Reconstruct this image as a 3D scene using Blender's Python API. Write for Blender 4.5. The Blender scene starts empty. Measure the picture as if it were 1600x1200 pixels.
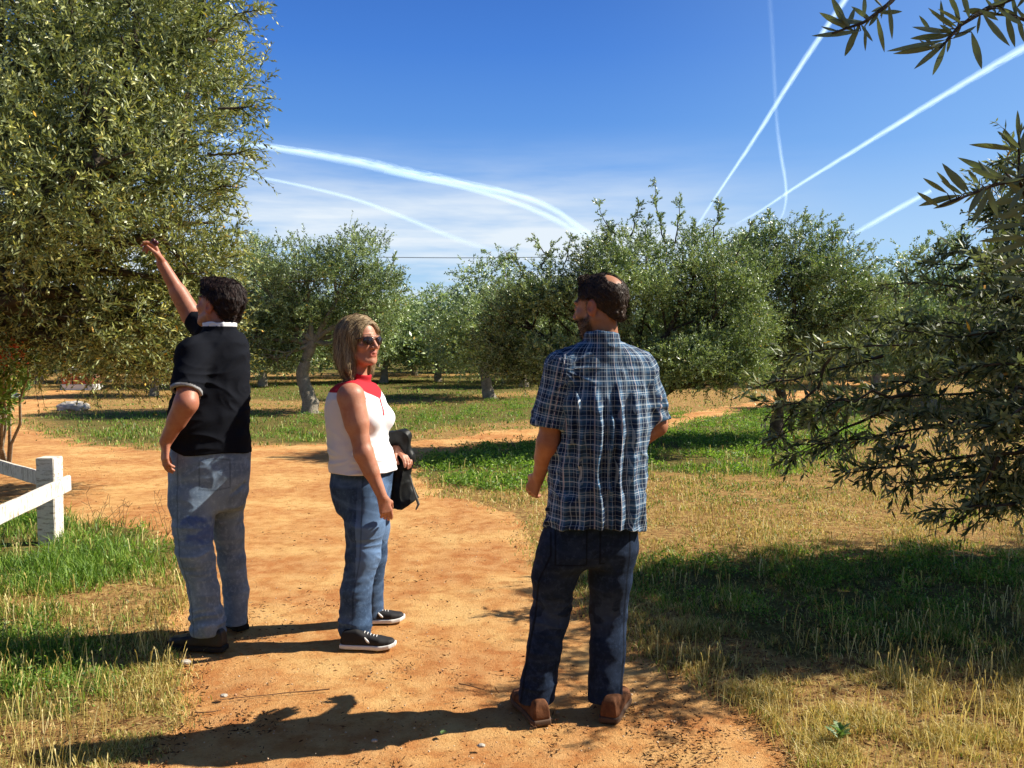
import bpy, math, random
import numpy as np
from mathutils import Vector

# ------------------------------------------------------------------ camera, world, sun, exposure
SC = bpy.context.scene
COL = SC.collection
FPX = 1341.0                       # focal length in photo pixels (photo is 1600 px wide)
CAMH = 1.5
TH = math.atan(60.0 / FPX)         # looking slightly down: horizon at y=540 of 1200
cam_d = bpy.data.cameras.new("camera")
cam = bpy.data.objects.new("camera", cam_d)
COL.objects.link(cam)
cam.location = (0, 0, CAMH)
cam.rotation_euler = (math.pi / 2 - TH, 0, 0)
cam_d.sensor_width = 36.0
cam_d.lens = 36.0 * FPX / 1600.0
cam_d.clip_start = 0.05
cam_d.clip_end = 60000
SC.camera = cam
SC.render.resolution_x, SC.render.resolution_y = 1024, 768
SC.view_settings.view_transform = 'Standard'
SC.view_settings.look = 'None'
SC.view_settings.gamma = 1.0
SC.view_settings.exposure = 0.90
SC.cycles.max_bounces = 6
SC.cycles.diffuse_bounces = 3
SC.cycles.transparent_max_bounces = 8

SUN_EL = math.radians(40.0)
SUN_AZ = math.radians(12.0)        # beyond the +X axis, towards +Y
SDIR = Vector((math.cos(SUN_EL) * math.cos(SUN_AZ), math.cos(SUN_EL) * math.sin(SUN_AZ), math.sin(SUN_EL)))
sl = bpy.data.lights.new("sun", 'SUN')
sl.energy = 4.9
sl.angle = math.radians(0.5)
sl.color = (1.0, 0.93, 0.80)
so = bpy.data.objects.new("sun", sl)
COL.objects.link(so)
so.location = (20, 5, 20)
so.rotation_euler = SDIR.to_track_quat('Z', 'Y').to_euler()

W = bpy.data.worlds.new("World")
SC.world = W
W.use_nodes = True
wn = W.node_tree.nodes; wl = W.node_tree.links
wn.clear()
w_out = wn.new("ShaderNodeOutputWorld"); w_bg = wn.new("ShaderNodeBackground")
sky = wn.new("ShaderNodeTexSky"); sky.sky_type = 'NISHITA'; sky.sun_disc = False
sky.sun_elevation = SUN_EL; sky.sun_rotation = math.pi / 2 - SUN_AZ
sky.air_density = 1.0; sky.dust_density = 0.2; sky.ozone_density = 3.0; sky.altitude = 100
hs = wn.new("ShaderNodeHueSaturation"); hs.inputs['Saturation'].default_value = 1.12; hs.inputs['Value'].default_value = 1.0
hs.inputs['Hue'].default_value = 0.5
tc = wn.new("ShaderNodeTexCoord")
# thin high cirrus, low over the horizon: stretched noise by sky direction
sep = wn.new("ShaderNodeSeparateXYZ"); wl.new(tc.outputs['Generated'], sep.inputs[0])
mp = wn.new("ShaderNodeMapping"); mp.inputs['Scale'].default_value = (1.6, 1.6, 13.0); mp.inputs['Location'].default_value = (0.35, 0.1, 0.4)
mp.inputs['Rotation'].default_value = (0.0, math.radians(5), 0)
wl.new(tc.outputs['Generated'], mp.inputs[0])
nz = wn.new("ShaderNodeTexNoise"); nz.inputs['Scale'].default_value = 1.7; nz.inputs['Detail'].default_value = 6; nz.inputs['Roughness'].default_value = 0.55
wl.new(mp.outputs[0], nz.inputs['Vector'])
r1 = wn.new("ShaderNodeMapRange"); r1.inputs[1].default_value = 0.30; r1.inputs[2].default_value = 0.58; wl.new(nz.outputs['Fac'], r1.inputs[0])
r2 = wn.new("ShaderNodeMapRange"); r2.interpolation_type = 'SMOOTHSTEP'
r2.inputs[1].default_value = 0.25; r2.inputs[2].default_value = 0.09; r2.inputs[3].default_value = 0.0; r2.inputs[4].default_value = 1.0
wl.new(sep.outputs['Z'], r2.inputs[0])
# the haze bank is thickest to the left of centre
r3 = wn.new("ShaderNodeMapRange"); r3.interpolation_type = 'SMOOTHSTEP'
r3.inputs[1].default_value = 0.40; r3.inputs[2].default_value = -0.02; r3.inputs[3].default_value = 0.12; r3.inputs[4].default_value = 1.0
wl.new(sep.outputs['X'], r3.inputs[0])
m1 = wn.new("ShaderNodeMath"); m1.operation = 'MULTIPLY'; wl.new(r1.outputs[0], m1.inputs[0]); wl.new(r2.outputs[0], m1.inputs[1])
m2 = wn.new("ShaderNodeMath"); m2.operation = 'MULTIPLY'; wl.new(m1.outputs[0], m2.inputs[0]); wl.new(r3.outputs[0], m2.inputs[1])
m3 = wn.new("ShaderNodeMath"); m3.operation = 'MULTIPLY'; m3.inputs[1].default_value = 1.45; m3.use_clamp = True; wl.new(m2.outputs[0], m3.inputs[0])
mxw = wn.new("ShaderNodeMixRGB"); mxw.inputs[2].default_value = (4.3, 4.8, 5.3, 1)
# deep blue spring sky paling towards the horizon, laid over the Nishita sky
rmp = wn.new("ShaderNodeValToRGB"); wl.new(sep.outputs['Z'], rmp.inputs[0]); el = rmp.color_ramp.elements
for k_, (p_, c_) in enumerate([(0.0, (2.5, 3.7, 4.9)), (0.10, (1.6, 2.9, 4.6)), (0.20, (0.64, 1.8, 4.3)), (0.32, (0.25, 1.06, 3.65)), (0.45, (0.09, 0.54, 2.55)), (0.62, (0.05, 0.28, 1.3)), (1.0, (0.03, 0.18, 0.8))]):
    e_ = el[k_] if k_ < 2 else el.new(p_)
    e_.position = p_; e_.color = tuple(v_ / 6 for v_ in c_) + (1,)
rsc = wn.new("ShaderNodeMixRGB"); rsc.blend_type = 'MULTIPLY'; rsc.inputs[0].default_value = 1.0; rsc.inputs[2].default_value = (6, 6, 6, 1); wl.new(rmp.outputs[0], rsc.inputs[1])
smx = wn.new("ShaderNodeMixRGB"); smx.inputs[0].default_value = 0.85
wl.new(sky.outputs[0], hs.inputs['Color']); wl.new(hs.outputs[0], smx.inputs[1]); wl.new(rsc.outputs[0], smx.inputs[2]); r4 = wn.new("ShaderNodeMapRange"); r4.interpolation_type = 'SMOOTHSTEP'; wl.new(sep.outputs['X'], r4.inputs[0])
r4.inputs[1].default_value = 0.02; r4.inputs[2].default_value = 0.75; r4.inputs[3].default_value = 0.0; r4.inputs[4].default_value = 0.42
brt = wn.new("ShaderNodeMixRGB"); wl.new(r4.outputs[0], brt.inputs[0]); wl.new(smx.outputs[0], brt.inputs[1]); brt.inputs[2].default_value = (2.2, 3.7, 5.6, 1)
wl.new(brt.outputs[0], mxw.inputs[1]); wl.new(m3.outputs[0], mxw.inputs[0])
wl.new(mxw.outputs[0], w_bg.inputs['Color'])
w_bg.inputs['Strength'].default_value = 0.10
wl.new(w_bg.outputs[0], w_out.inputs['Surface'])

# ------------------------------------------------------------------ helpers
RNG = np.random.default_rng(7)
_c, _s = math.cos(TH), math.sin(TH)

def PX(px, py, Y):
    """world point seen at photo pixel (px,py) at distance Y in front of the camera"""
    rx = (px - 800.0) / FPX; uy = (600.0 - py) / FPX
    dy = _c + uy * _s; dz = -_s + uy * _c
    t = Y / dy
    return np.array([rx * t, Y, CAMH + dz * t])

def GP(px, py):
    """ground point (z=0) at photo pixel"""
    uy = (600.0 - py) / FPX
    dy = _c + uy * _s; dz = -_s + uy * _c
    t = -CAMH / dz
    return np.array([(px - 800.0) / FPX * t, dy * t])

U32 = np.uint32
def hash3(ix, iy, iz, seed=0):
    h = ix * U32(374761393) + iy * U32(668265263) + iz * U32(2147483647) + U32((seed * 1274126177) & 0xffffffff)
    h = (h ^ (h >> U32(13))) * U32(1274126177)
    h = (h ^ (h >> U32(16))) & U32(0xffffff)
    return h.astype(np.float32) * np.float32(1 / 0xffffff)

def vnoise(p, seed=0):
    """value noise in 0..1 on (N,3)"""
    p = np.asarray(p, dtype=np.float32)
    fi = np.floor(p); f = p - fi; i = fi.astype(np.int64).astype(np.uint32)
    f = f * f * (3 - 2 * f)
    x, y, z = i[:, 0], i[:, 1], i[:, 2]; one = U32(1)
    def L(a, b, t): return a + (b - a) * t
    c00 = L(hash3(x, y, z, seed), hash3(x + one, y, z, seed), f[:, 0])
    c10 = L(hash3(x, y + one, z, seed), hash3(x + one, y + one, z, seed), f[:, 0])
    c01 = L(hash3(x, y, z + one, seed), hash3(x + one, y, z + one, seed), f[:, 0])
    c11 = L(hash3(x, y + one, z + one, seed), hash3(x + one, y + one, z + one, seed), f[:, 0])
    return L(L(c00, c10, f[:, 1]), L(c01, c11, f[:, 1]), f[:, 2])

def fbm(p, seed=0, octv=3):
    a = 0; s = 0; w = 1.0
    for k in range(octv):
        a = a + vnoise(p * (2.03 ** k), seed + k) * w; s += w; w *= 0.5
    return a / s

def n2(x, y, sc, seed=0, octv=3):
    p = np.stack([x * sc, y * sc, np.zeros_like(x) + 0.5], -1)
    return fbm(p, seed, octv)

def inpoly(x, y, poly):
    poly = np.asarray(poly); n = len(poly); r = np.zeros(x.shape, bool)
    j = n - 1
    for i in range(n):
        xi, yi = poly[i]; xj, yj = poly[j]
        c = ((yi > y) != (yj > y)) & (x < (xj - xi) * (y - yi) / (yj - yi + 1e-12) + xi)
        r ^= c; j = i
    return r

def mesh_np(name, V, F, mat, parent=None, smooth=False, attrs=None, loc=None):
    """V (n,3), F (m,k) array of equal sized faces or a list of such arrays; attrs {name: (n,) or (n,3)} on points"""
    V = np.ascontiguousarray(V, dtype=np.float32)
    Fs = F if isinstance(F, list) else [F]
    Fs = [np.ascontiguousarray(f, dtype=np.int32) for f in Fs if len(f)]
    me = bpy.data.meshes.new(name)
    me.vertices.add(len(V)); me.vertices.foreach_set("co", V.ravel())
    nl = sum(f.size for f in Fs); nf = sum(len(f) for f in Fs)
    me.loops.add(nl); me.polygons.add(nf)
    me.loops.foreach_set("vertex_index", np.concatenate([f.ravel() for f in Fs]))
    tot = np.concatenate([np.full(len(f), f.shape[1], np.int32) for f in Fs])
    st = np.concatenate([[0], np.cumsum(tot)[:-1]]).astype(np.int32)
    me.polygons.foreach_set("loop_start", st)
    try: me.polygons.foreach_set("loop_total", tot)
    except Exception: pass
    me.update(calc_edges=True)
    if smooth: me.polygons.foreach_set("use_smooth", np.ones(nf, bool))
    for k, a in (attrs or {}).items():
        a = np.asarray(a, dtype=np.float32)
        if a.ndim == 1:
            at = me.attributes.new(k, 'FLOAT', 'POINT'); at.data.foreach_set("value", a)
        else:
            at = me.attributes.new(k, 'FLOAT_VECTOR', 'POINT'); at.data.foreach_set("vector", a.ravel())
    ms = mat if isinstance(mat, (list, tuple)) else [mat]
    for m in ms:
        if m: me.materials.append(m)
    me.validate()
    o = bpy.data.objects.new(name, me)
    COL.objects.link(o)
    if parent is not None: o.parent = parent
    if loc is not None: o.location = loc
    return o

def tag(o, label=None, cat=None, group=None, kind=None):
    if label: o['label'] = label
    if cat: o['category'] = cat
    if group: o['group'] = group
    if kind: o['kind'] = kind
    return o

def empty(name, loc, label=None, cat=None, group=None, rz=0.0):
    o = bpy.data.objects.new(name, None); COL.objects.link(o)
    o.location = loc; o.rotation_euler = (0, 0, rz); o.empty_display_size = 0.1
    return tag(o, label, cat, group)

def copy_tree(o, parent=None):
    c = o.copy(); COL.objects.link(c)
    if parent is not None: c.parent = parent
    for ch in [q for q in bpy.data.objects if q.parent == o]: copy_tree(ch, c)
    return c

# node material helper ------------------------------------------------
class NM:
    def __init__(s, name):
        s.m = bpy.data.materials.new(name); s.m.use_nodes = True
        s.t = s.m.node_tree; s.t.nodes.clear()
        s.out = s.n("OutputMaterial")
    def n(s, t, **kw):
        x = s.t.nodes.new("ShaderNode" + t)
        for k, v in kw.items(): setattr(x, k, v)
        return x
    def set(s, node, key, v):
        i = node.inputs[key]
        if hasattr(v, 'is_output') or isinstance(v, bpy.types.NodeSocket): s.t.links.new(v, i)
        else:
            if isinstance(v, (tuple, list)) and len(v) == 3 and i.type == 'RGBA': v = tuple(v) + (1,)
            i.default_value = v
    def attr(s, name, vec=False):
        a = s.n("Attribute", attribute_name=name); return a.outputs['Vector' if vec else 'Fac']
    def coord(s, w='Object'): return s.n("TexCoord").outputs[w]
    def noise(s, vec, scale, detail=3, rough=0.5, dist=0):
        x = s.n("TexNoise"); s.set(x, 'Vector', vec); s.set(x, 'Scale', scale); s.set(x, 'Detail', detail); s.set(x, 'Roughness', rough); s.set(x, 'Distortion', dist)
        return x.outputs['Fac']
    def math(s, op, a, b=0.0, clamp=False):
        x = s.n("Math", operation=op, use_clamp=clamp); s.set(x, 0, a); s.set(x, 1, b); return x.outputs[0]
    def rng(s, v, a, b, c=0.0, d=1.0, smooth=False):
        x = s.n("MapRange"); x.interpolation_type = 'SMOOTHSTEP' if smooth else 'LINEAR'
        s.set(x, 0, v); s.set(x, 1, a); s.set(x, 2, b); s.set(x, 3, c); s.set(x, 4, d); return x.outputs[0]
    def mix(s, f, a, b, mode='MIX'):
        x = s.n("MixRGB", blend_type=mode); s.set(x, 0, f); s.set(x, 1, a); s.set(x, 2, b); return x.outputs[0]
    def ramp(s, f, stops):
        x = s.n("ValToRGB"); s.set(x, 0, f); e = x.color_ramp.elements
        while len(e) < len(stops): e.new(0.5)
        for i, (p, c) in enumerate(stops): e[i].position = p; e[i].color = tuple(c) + (1,)
        return x.outputs[0]
    def bump(s, h, strength=0.3, dist=0.01):
        x = s.n("Bump"); s.set(x, 'Height', h); s.set(x, 'Strength', strength); s.set(x, 'Distance', dist); return x.outputs[0]
    def pbr(s, col, rough=0.7, spec=0.3, normal=None, **kw):
        x = s.n("BsdfPrincipled"); s.set(x, 'Base Color', col); s.set(x, 'Roughness', rough); s.set(x, 'Specular IOR Level', spec)
        if normal is not None: s.set(x, 'Normal', normal)
        for k, v in kw.items(): s.set(x, k, v)
        s.last = x
        s.t.links.new(x.outputs[0], s.out.inputs['Surface']); return s.m
# ------------------------------------------------------------------ ground
def G(pts): return [tuple(GP(a, b)) for a, b in pts]
P_PATH = G([(150, 1330), (165, 1195), (275, 1120), (300, 1040), (250, 1010), (285, 930), (290, 880), (262, 838), (180, 820), (60, 800), (-60, 800), (-700, 830),
            (-900, 700), (-300, 655), (0, 650), (40, 668), (120, 697), (260, 702), (400, 697), (520, 692), (640, 689), (700, 684), (840, 668), (1040, 652), (1180, 628), (1300, 596), (1420, 578),
            (1450, 584), (1310, 606), (1190, 640), (1045, 664), (850, 686), (720, 706), (650, 722), (640, 748), (690, 772), (775, 798), (835, 845), (850, 880), (900, 940), (985, 1005), (1130, 1080), (1215, 1150), (1290, 1240), (1350, 1330)])
P_LANE = G([(-300, 665), (-200, 640), (0, 628), (60, 618), (90, 608), (128, 607), (112, 618), (95, 632), (70, 645), (30, 652), (0, 660)])
P_GREEN = [G(q) for q in (
    [(1010, 650), (1340, 625), (1360, 690), (1240, 742), (1080, 742), (1005, 735)],
    [(600, 715), (845, 690), (850, 770), (760, 770), (690, 755)],
    [(-300, 800), (60, 800), (180, 815), (265, 850), (225, 905), (60, 930), (-300, 950)],
    [(370, 650), (620, 640), (860, 615), (860, 650), (700, 668), (540, 690), (380, 690)],
    [(380, 600), (900, 580), (1000, 572), (1400, 572), (1400, 590), (960, 600), (640, 625), (380, 625)],
    [(560, 560), (900, 556), (1500, 556), (1600, 572), (560, 580)],
    [(900, 880), (1600, 870), (1600, 1030), (1250, 1030), (1100, 960)],
    [(-200, 1000), (60, 985), (150, 1060), (120, 1110), (-200, 1110)],
    [(60, 650), (380, 640), (400, 690), (150, 692)], [(-900, 546), (2500, 546), (2500, 582), (-900, 582)],
)]
def hgt(x, y):
    h = (n2(x, y, 0.55, 11, 2) - 0.5) * 0.07 + (n2(x, y, 2.6, 15, 2) - 0.5) * 0.020
    return h * np.clip((y - 1.0) / 3.0 + 0.4, 0.4, 1.0)
def wx(x, y):
    """edge-warped coordinates so that region borders are ragged"""
    s = np.clip(y / 9.0, 0.5, 2.0)
    a = (n2(x, y, 1.3, 31, 3) - 0.5) * 0.75 * s + (n2(x, y, 7.0, 33, 2) - 0.5) * 0.30 * s
    b = (n2(x, y, 1.3, 41, 3) - 0.5) * 0.75 * s + (n2(x, y, 7.0, 43, 2) - 0.5) * 0.30 * s
    return x + a, y + b
def path_mask(x, y):
    u, v = wx(x, y)
    return inpoly(u, v, P_PATH) | inpoly(u, v, P_LANE)
def green_mask(x, y):
    u, v = wx(x, y)
    g = np.zeros(x.shape, bool)
    for q in P_GREEN: g |= inpoly(u, v, q)
    return g

def graded(lo, hi, dlo, dhi, step, grow):
    c = list(np.arange(dlo, dhi, step)); s = step; v = dhi
    while v < hi: c.append(v); s *= grow; v += s
    c.append(hi); s = step; v = dlo
    while v > lo: s *= grow; v -= s; c.append(max(v, lo))
    return np.array(sorted(set(c)))
gx = graded(-500, 500, -4.2, 4.2, 0.035, 1.06)
gy = graded(-60, 700, 2.4, 7.5, 0.032, 1.035)
GX, GY = np.meshgrid(gx, gy)
fx, fy = GX.ravel().astype(np.float32), GY.ravel().astype(np.float32)
jit = np.where((np.abs(fx) < 4) & (fy > 2.5) & (fy < 7.4), 0.012, 0.0)
fx = fx + (RNG.random(len(fx)) - 0.5) * jit; fy = fy + (RNG.random(len(fx)) - 0.5) * jit
# soft mask: average of several jittered tests
pm = np.zeros(len(fx)); gm = np.zeros(len(fx))
for k in range(5):
    jx = fx + (RNG.random(len(fx)) - 0.5) * 0.05 * np.clip(fy / 5, 0.4, 3); jy = fy + (RNG.random(len(fx)) - 0.5) * 0.05 * np.clip(fy / 5, 0.4, 3)
    pm += path_mask(jx, jy) / 5.0; gm += green_mask(jx, jy) / 5.0
fz = hgt(fx, fy)
near = np.clip((9 - fy) / 4, 0, 1) * (fy > 1)
fz = fz + (n2(fx, fy, 9.0, 51, 3) - 0.5) * 0.020 * near - pm * 0.012 * near
nx_, ny_ = len(gx), len(gy)
idx = np.arange(nx_ * ny_).reshape(ny_, nx_)
Fg = np.stack([idx[:-1, :-1], idx[:-1, 1:], idx[1:, 1:], idx[1:, :-1]], -1).reshape(-1, 4)

m = NM("ground_mat")
co = m.coord('Object')
dirt = m.attr("dirt"); grn = m.attr("green")
nA = m.noise(co, 1.4, 5, 0.6); nB = m.noise(co, 9, 5, 0.65); nC = m.noise(co, 70, 4, 0.7); nD = m.noise(co, 320, 2, 0.6)
c1 = m.ramp(nA, [(0.38, (0.48, 0.20, 0.066)), (0.5, (0.57, 0.275, 0.092)), (0.62, (0.69, 0.41, 0.155))])
c1 = m.mix(m.rng(nB, 0.42, 0.72, 0, 0.60), c1, (0.74, 0.46, 0.20))
c1 = m.mix(m.rng(nB, 0.50, 0.28, 0, 0.65), c1, (0.42, 0.15, 0.048))
c1 = m.mix(m.rng(nC, 0.60, 0.74, 0, 0.60), c1, (0.78, 0.52, 0.24))
c1 = m.mix(m.rng(nC, 0.42, 0.30, 0, 0.75), c1, (0.24, 0.09, 0.035))
c1 = m.mix(m.rng(nD, 0.40, 0.30, 0, 0.55), c1, (0.12, 0.05, 0.03))
sD = m.ramp(nB, [(0.3, (0.13, 0.055, 0.025)), (0.5, (0.30, 0.15, 0.055)), (0.7, (0.46, 0.28, 0.10))])
sD = m.mix(m.rng(nC, 0.45, 0.7, 0, 0.8), sD, (0.42, 0.30, 0.10))
sG = m.ramp(nC, [(0.3, (0.02, 0.03, 0.008)), (0.6, (0.07, 0.10, 0.02)), (0.8, (0.16, 0.15, 0.05))])
nE = m.noise(co, 22, 5, 0.75)
sD = m.mix(m.rng(nE, .52, .66, 0, .75), sD, (0.62, 0.47, 0.17)); sD = m.mix(m.rng(nE, .46, .34, 0, .8), sD, (0.10, 0.05, 0.022)); sG = m.mix(m.rng(nE, .52, .66, 0, .6), sG, (0.24, 0.20, 0.07))
soil = m.mix(m.math('MULTIPLY', grn, .7), sD, sG)
ed = m.math('ADD', dirt, m.math('MULTIPLY', m.math('SUBTRACT', nC, 0.5), 0.8))
ed = m.rng(ed, 0.35, 0.65, 0, 1)
colr = m.mix(ed, soil, c1)
hh = m.math('ADD', m.math('MULTIPLY', nC, 0.6), m.math('MULTIPLY', nD, 0.4))
hh = m.math('ADD', hh, m.math('MULTIPLY', nB, 0.35))
MG = m.pbr(colr, 0.95, 0.08, m.bump(hh, 0.9, 0.02))
gnd = mesh_np("ground", np.stack([fx, fy, fz], -1), Fg, MG, smooth=True, attrs={"dirt": pm, "green": gm})
tag(gnd, "bare orange dirt track and rough grassy orchard floor", None, None, "structure")

# ------------------------------------------------------------------ grass and litter
def leafmat(name, base_attr="tint", stops=None, under=None, trans=0.35, rough=0.5, spec=0.35, tcol=None):
    m = NM(name)
    t = m.attr(base_attr)
    c = m.ramp(t, stops)
    if under is not None:
        g = m.n("NewGeometry"); c2 = m.mix(0.75, c, under)
        c = m.mix(g.outputs['Backfacing'], c, c2)
    p = m.n("BsdfPrincipled"); m.set(p, 'Base Color', c); m.set(p, 'Roughness', rough); m.set(p, 'Specular IOR Level', spec)
    tr = m.n("BsdfTranslucent"); m.set(tr, 'Color', m.mix(1.0, c, tcol or (1.6, 1.7, 0.7), 'MULTIPLY'))
    mx = m.n("MixShader"); m.set(mx, 0, trans)
    m.t.links.new(p.outputs[0], mx.inputs[1]); m.t.links.new(tr.outputs[0], mx.inputs[2]); m.t.links.new(mx.outputs[0], m.out.inputs['Surface'])
    return m.m
M_DRY = leafmat("dry_grass_mat", stops=[(0.0, (0.15, 0.075, 0.03)), (0.3, (0.38, 0.27, 0.08)), (0.65, (0.64, 0.53, 0.17)), (1.0, (0.84, 0.74, 0.40))], trans=0.3, rough=0.6, tcol=(1.2, 1.1, 0.8))
M_GRASS = leafmat("green_grass_mat", stops=[(0.0, (0.03, 0.055, 0.012)), (0.4, (0.10, 0.20, 0.025)), (0.8, (0.29, 0.42, 0.065)), (1.0, (0.40, 0.37, 0.11))], trans=0.26, rough=0.5)
M_WEED = leafmat("weed_mat", stops=[(0.0, (0.03, 0.07, 0.013)), (0.5, (0.13, 0.24, 0.035)), (1.0, (0.34, 0.46, 0.12))], trans=0.42, rough=0.5)

def blades(x, y, h, w, lean, tint, name, mat, label):
    n = len(x)
    z = hgt(x, y) - 0.01
    a = RNG.random(n) * 2 * np.pi; b = RNG.random(n) * 2 * np.pi
    dx, dy = np.cos(a) * w * 0.5, np.sin(a) * w * 0.5
    lx, ly = np.cos(b) * lean * h, np.sin(b) * lean * h
    V = np.zeros((n, 5, 3), np.float32)
    V[:, 0] = np.stack([x - dx, y - dy, z], -1); V[:, 1] = np.stack([x + dx, y + dy, z], -1)
    mx_, my_ = x + lx * 0.35, y + ly * 0.35; mz = z + h * 0.58
    V[:, 2] = np.stack([mx_ + dx * 0.8, my_ + dy * 0.8, mz], -1); V[:, 3] = np.stack([mx_ - dx * 0.8, my_ - dy * 0.8, mz], -1)
    V[:, 4] = np.stack([x + lx, y + ly, z + h * (1 - 0.25 * lean)], -1)
    i = (np.arange(n) * 5)[:, None]
    F1 = i + np.array([[0, 1, 2, 3]]); F2 = i + np.array([[3, 2, 4]])
    o = mesh_np(name, V.reshape(-1, 3), [F1, F2], mat, attrs={"tint": np.repeat(tint, 5)})
    return tag(o, label, None, None, "stuff")

def screen_pts(n, near=2.3, far=70.0, s0=-0.95, s1=0.95):
    s = RNG.uniform(s0, s1, n); iy = RNG.uniform(1 / far, 1 / near, n)
    Y = 1 / iy; return (s * Y).astype(np.float32), Y.astype(np.float32)

x, y = screen_pts(720000)
pk = path_mask(x + RNG.normal(0, .05, len(x)).astype(np.float32) * np.clip(y / 4, .6, 3), y + RNG.normal(0, .05, len(x)).astype(np.float32) * np.clip(y / 4, .6, 3)); gk = green_mask(x, y)
clump = n2(x, y, 2.2, 61, 3); fine = n2(x, y, 11.0, 71, 2)
bare = (clump + fine * 0.6 - 0.10 * gk - 0.06 * ((y < 4.8) & (x > .5))) < 0.71
keep = ~pk & ~(bare & (RNG.random(len(x)) < 0.86))
# a few tufts creep over the path edge
x, y, gk, clump, fine = x[keep], y[keep], gk[keep], clump[keep], fine[keep]
gcl = n2(x, y, 0.9, 81, 3)
gsoft = np.zeros(len(x))
for k in range(4):
    gsoft += green_mask(x + RNG.normal(0, .045, len(x)).astype(np.float32) * y, y + RNG.normal(0, .05, len(x)).astype(np.float32) * y) / 4
pg = np.clip(gsoft * (0.25 + 2.6 * (gcl + fine * .3 - .42)) + 0.15 + .32 * np.clip((y - 8) / 5, 0, 1) + 3.6 * np.clip(gcl - .55, 0, 1), 0.03, 0.93)
shadeq = inpoly(*wx(x, y), P_GREEN[6]); pg = np.where(shadeq, pg * .45, pg)
isg = RNG.random(len(x)) < pg
g = isg; d = ~isg
hs_ = 0.020 + 0.066 * np.clip(clump * 1.6 - 0.35, 0, 1)
fenceg = (x < -1.9) & (y > 4.6) & (y < 8.5)
hg = hs_[g] * RNG.uniform(0.6, 1.5, g.sum()) * np.where(fenceg[g], 1.7, 1.0) * np.where(gsoft[g] > .4, 1.15, .7)
blades(x[g], y[g], hg, np.clip(0.0010 * y[g], 0.0035, 0.03), RNG.uniform(0.15, 0.95, g.sum()),
       np.clip(0.25 + 0.7 * (n2(x[g], y[g], 3.0, 91, 2) - 0.2) + RNG.normal(0, 0.2, g.sum()), 0, 1), "green_grass", M_GRASS, "green grass growing in clumps beside the dirt track and under the olive trees")
hd = hs_[d] * RNG.uniform(0.4, 1.25, d.sum()) * np.where((y[d] < 4.6) & (x[d] > 0.8), 1.15, 0.85)
blades(x[d], y[d], hd, np.clip(0.0009 * y[d], 0.0028, 0.025), RNG.uniform(0.2, 1.1, d.sum()),
       np.clip(0.35 + 0.6 * (n2(x[d], y[d], 2.5, 95, 2) - 0.2) + RNG.normal(0, 0.22, d.sum()), 0, 1), "dry_grass", M_DRY, "dry straw coloured grass around the edges of the dirt track")
# taller dry stalks with seed heads
x, y = screen_pts(16000, 2.4, 16)
k = ~path_mask(x, y) & (n2(x, y, 1.6, 101, 2) > 0.47); x, y = x[k], y[k]
n = len(x); h = RNG.uniform(0.04, 0.125, n); z = hgt(x, y)
b = RNG.random(n) * 2 * np.pi; ln = RNG.uniform(0.05, 0.3, n) * h
tipx, tipy = x + np.cos(b) * ln, y + np.sin(b) * ln
w = np.clip(0.0004 * y, 0.0011, 0.006); a = RNG.random(n) * 2 * np.pi
V = np.zeros((n, 8, 3), np.float32); ca, sa = np.cos(a), np.sin(a)
V[:, 0] = np.stack([x - ca * w, y - sa * w, z], -1); V[:, 1] = np.stack([x + ca * w, y + sa * w, z], -1)
V[:, 2] = np.stack([tipx + ca * w, tipy + sa * w, z + h], -1); V[:, 3] = np.stack([tipx - ca * w, tipy - sa * w, z + h], -1)
hw = np.clip(0.0009 * y, 0.0022, 0.010); hl = RNG.uniform(0.012, 0.026, n); ox, oy = np.cos(b) * hl * 0.4, np.sin(b) * hl * 0.4
V[:, 4] = np.stack([tipx, tipy, z + h - 0.003], -1); V[:, 5] = np.stack([tipx + ox / 2 + ca * hw, tipy + oy / 2 + sa * hw, z + h + hl * 0.4], -1)
V[:, 6] = np.stack([tipx + ox, tipy + oy, z + h + hl], -1); V[:, 7] = np.stack([tipx + ox / 2 - ca * hw, tipy + oy / 2 - sa * hw, z + h + hl * 0.4], -1)
i = (np.arange(n) * 8)[:, None]
o = mesh_np("seed_stalks", V.reshape(-1, 3), [i + np.array([[0, 1, 2, 3]]), i + np.array([[4, 5, 6, 7]])], M_DRY, attrs={"tint": np.repeat(RNG.uniform(0.25, 1, n), 8)})
tag(o, "dry grass stalks with pale seed heads rising above the turf", None, None, "stuff")

def scatter_leaves(x, y, z, L, Wd, tint, up=0.5):
    """rhombic leaves lying or standing at random"""
    n = len(x)
    d = RNG.normal(size=(n, 3)); d[:, 2] = np.abs(d[:, 2]) * up; d /= np.linalg.norm(d, axis=1)[:, None]
    r = RNG.normal(size=(n, 3)); s = np.cross(d, r); s /= np.linalg.norm(s, axis=1)[:, None]
    P = np.stack([x, y, z], -1)
    V = np.zeros((n, 4, 3), np.float32)
    V[:, 0] = P; V[:, 1] = P + d * (L * 0.45)[:, None] + s * (Wd * 0.5)[:, None]
    V[:, 2] = P + d * L[:, None]; V[:, 3] = P + d * (L * 0.45)[:, None] - s * (Wd * 0.5)[:, None]
    F = (np.arange(n) * 4)[:, None] + np.array([[0, 1, 2, 3]])
    return V.reshape(-1, 3), F, np.repeat(tint, 4)
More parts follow.
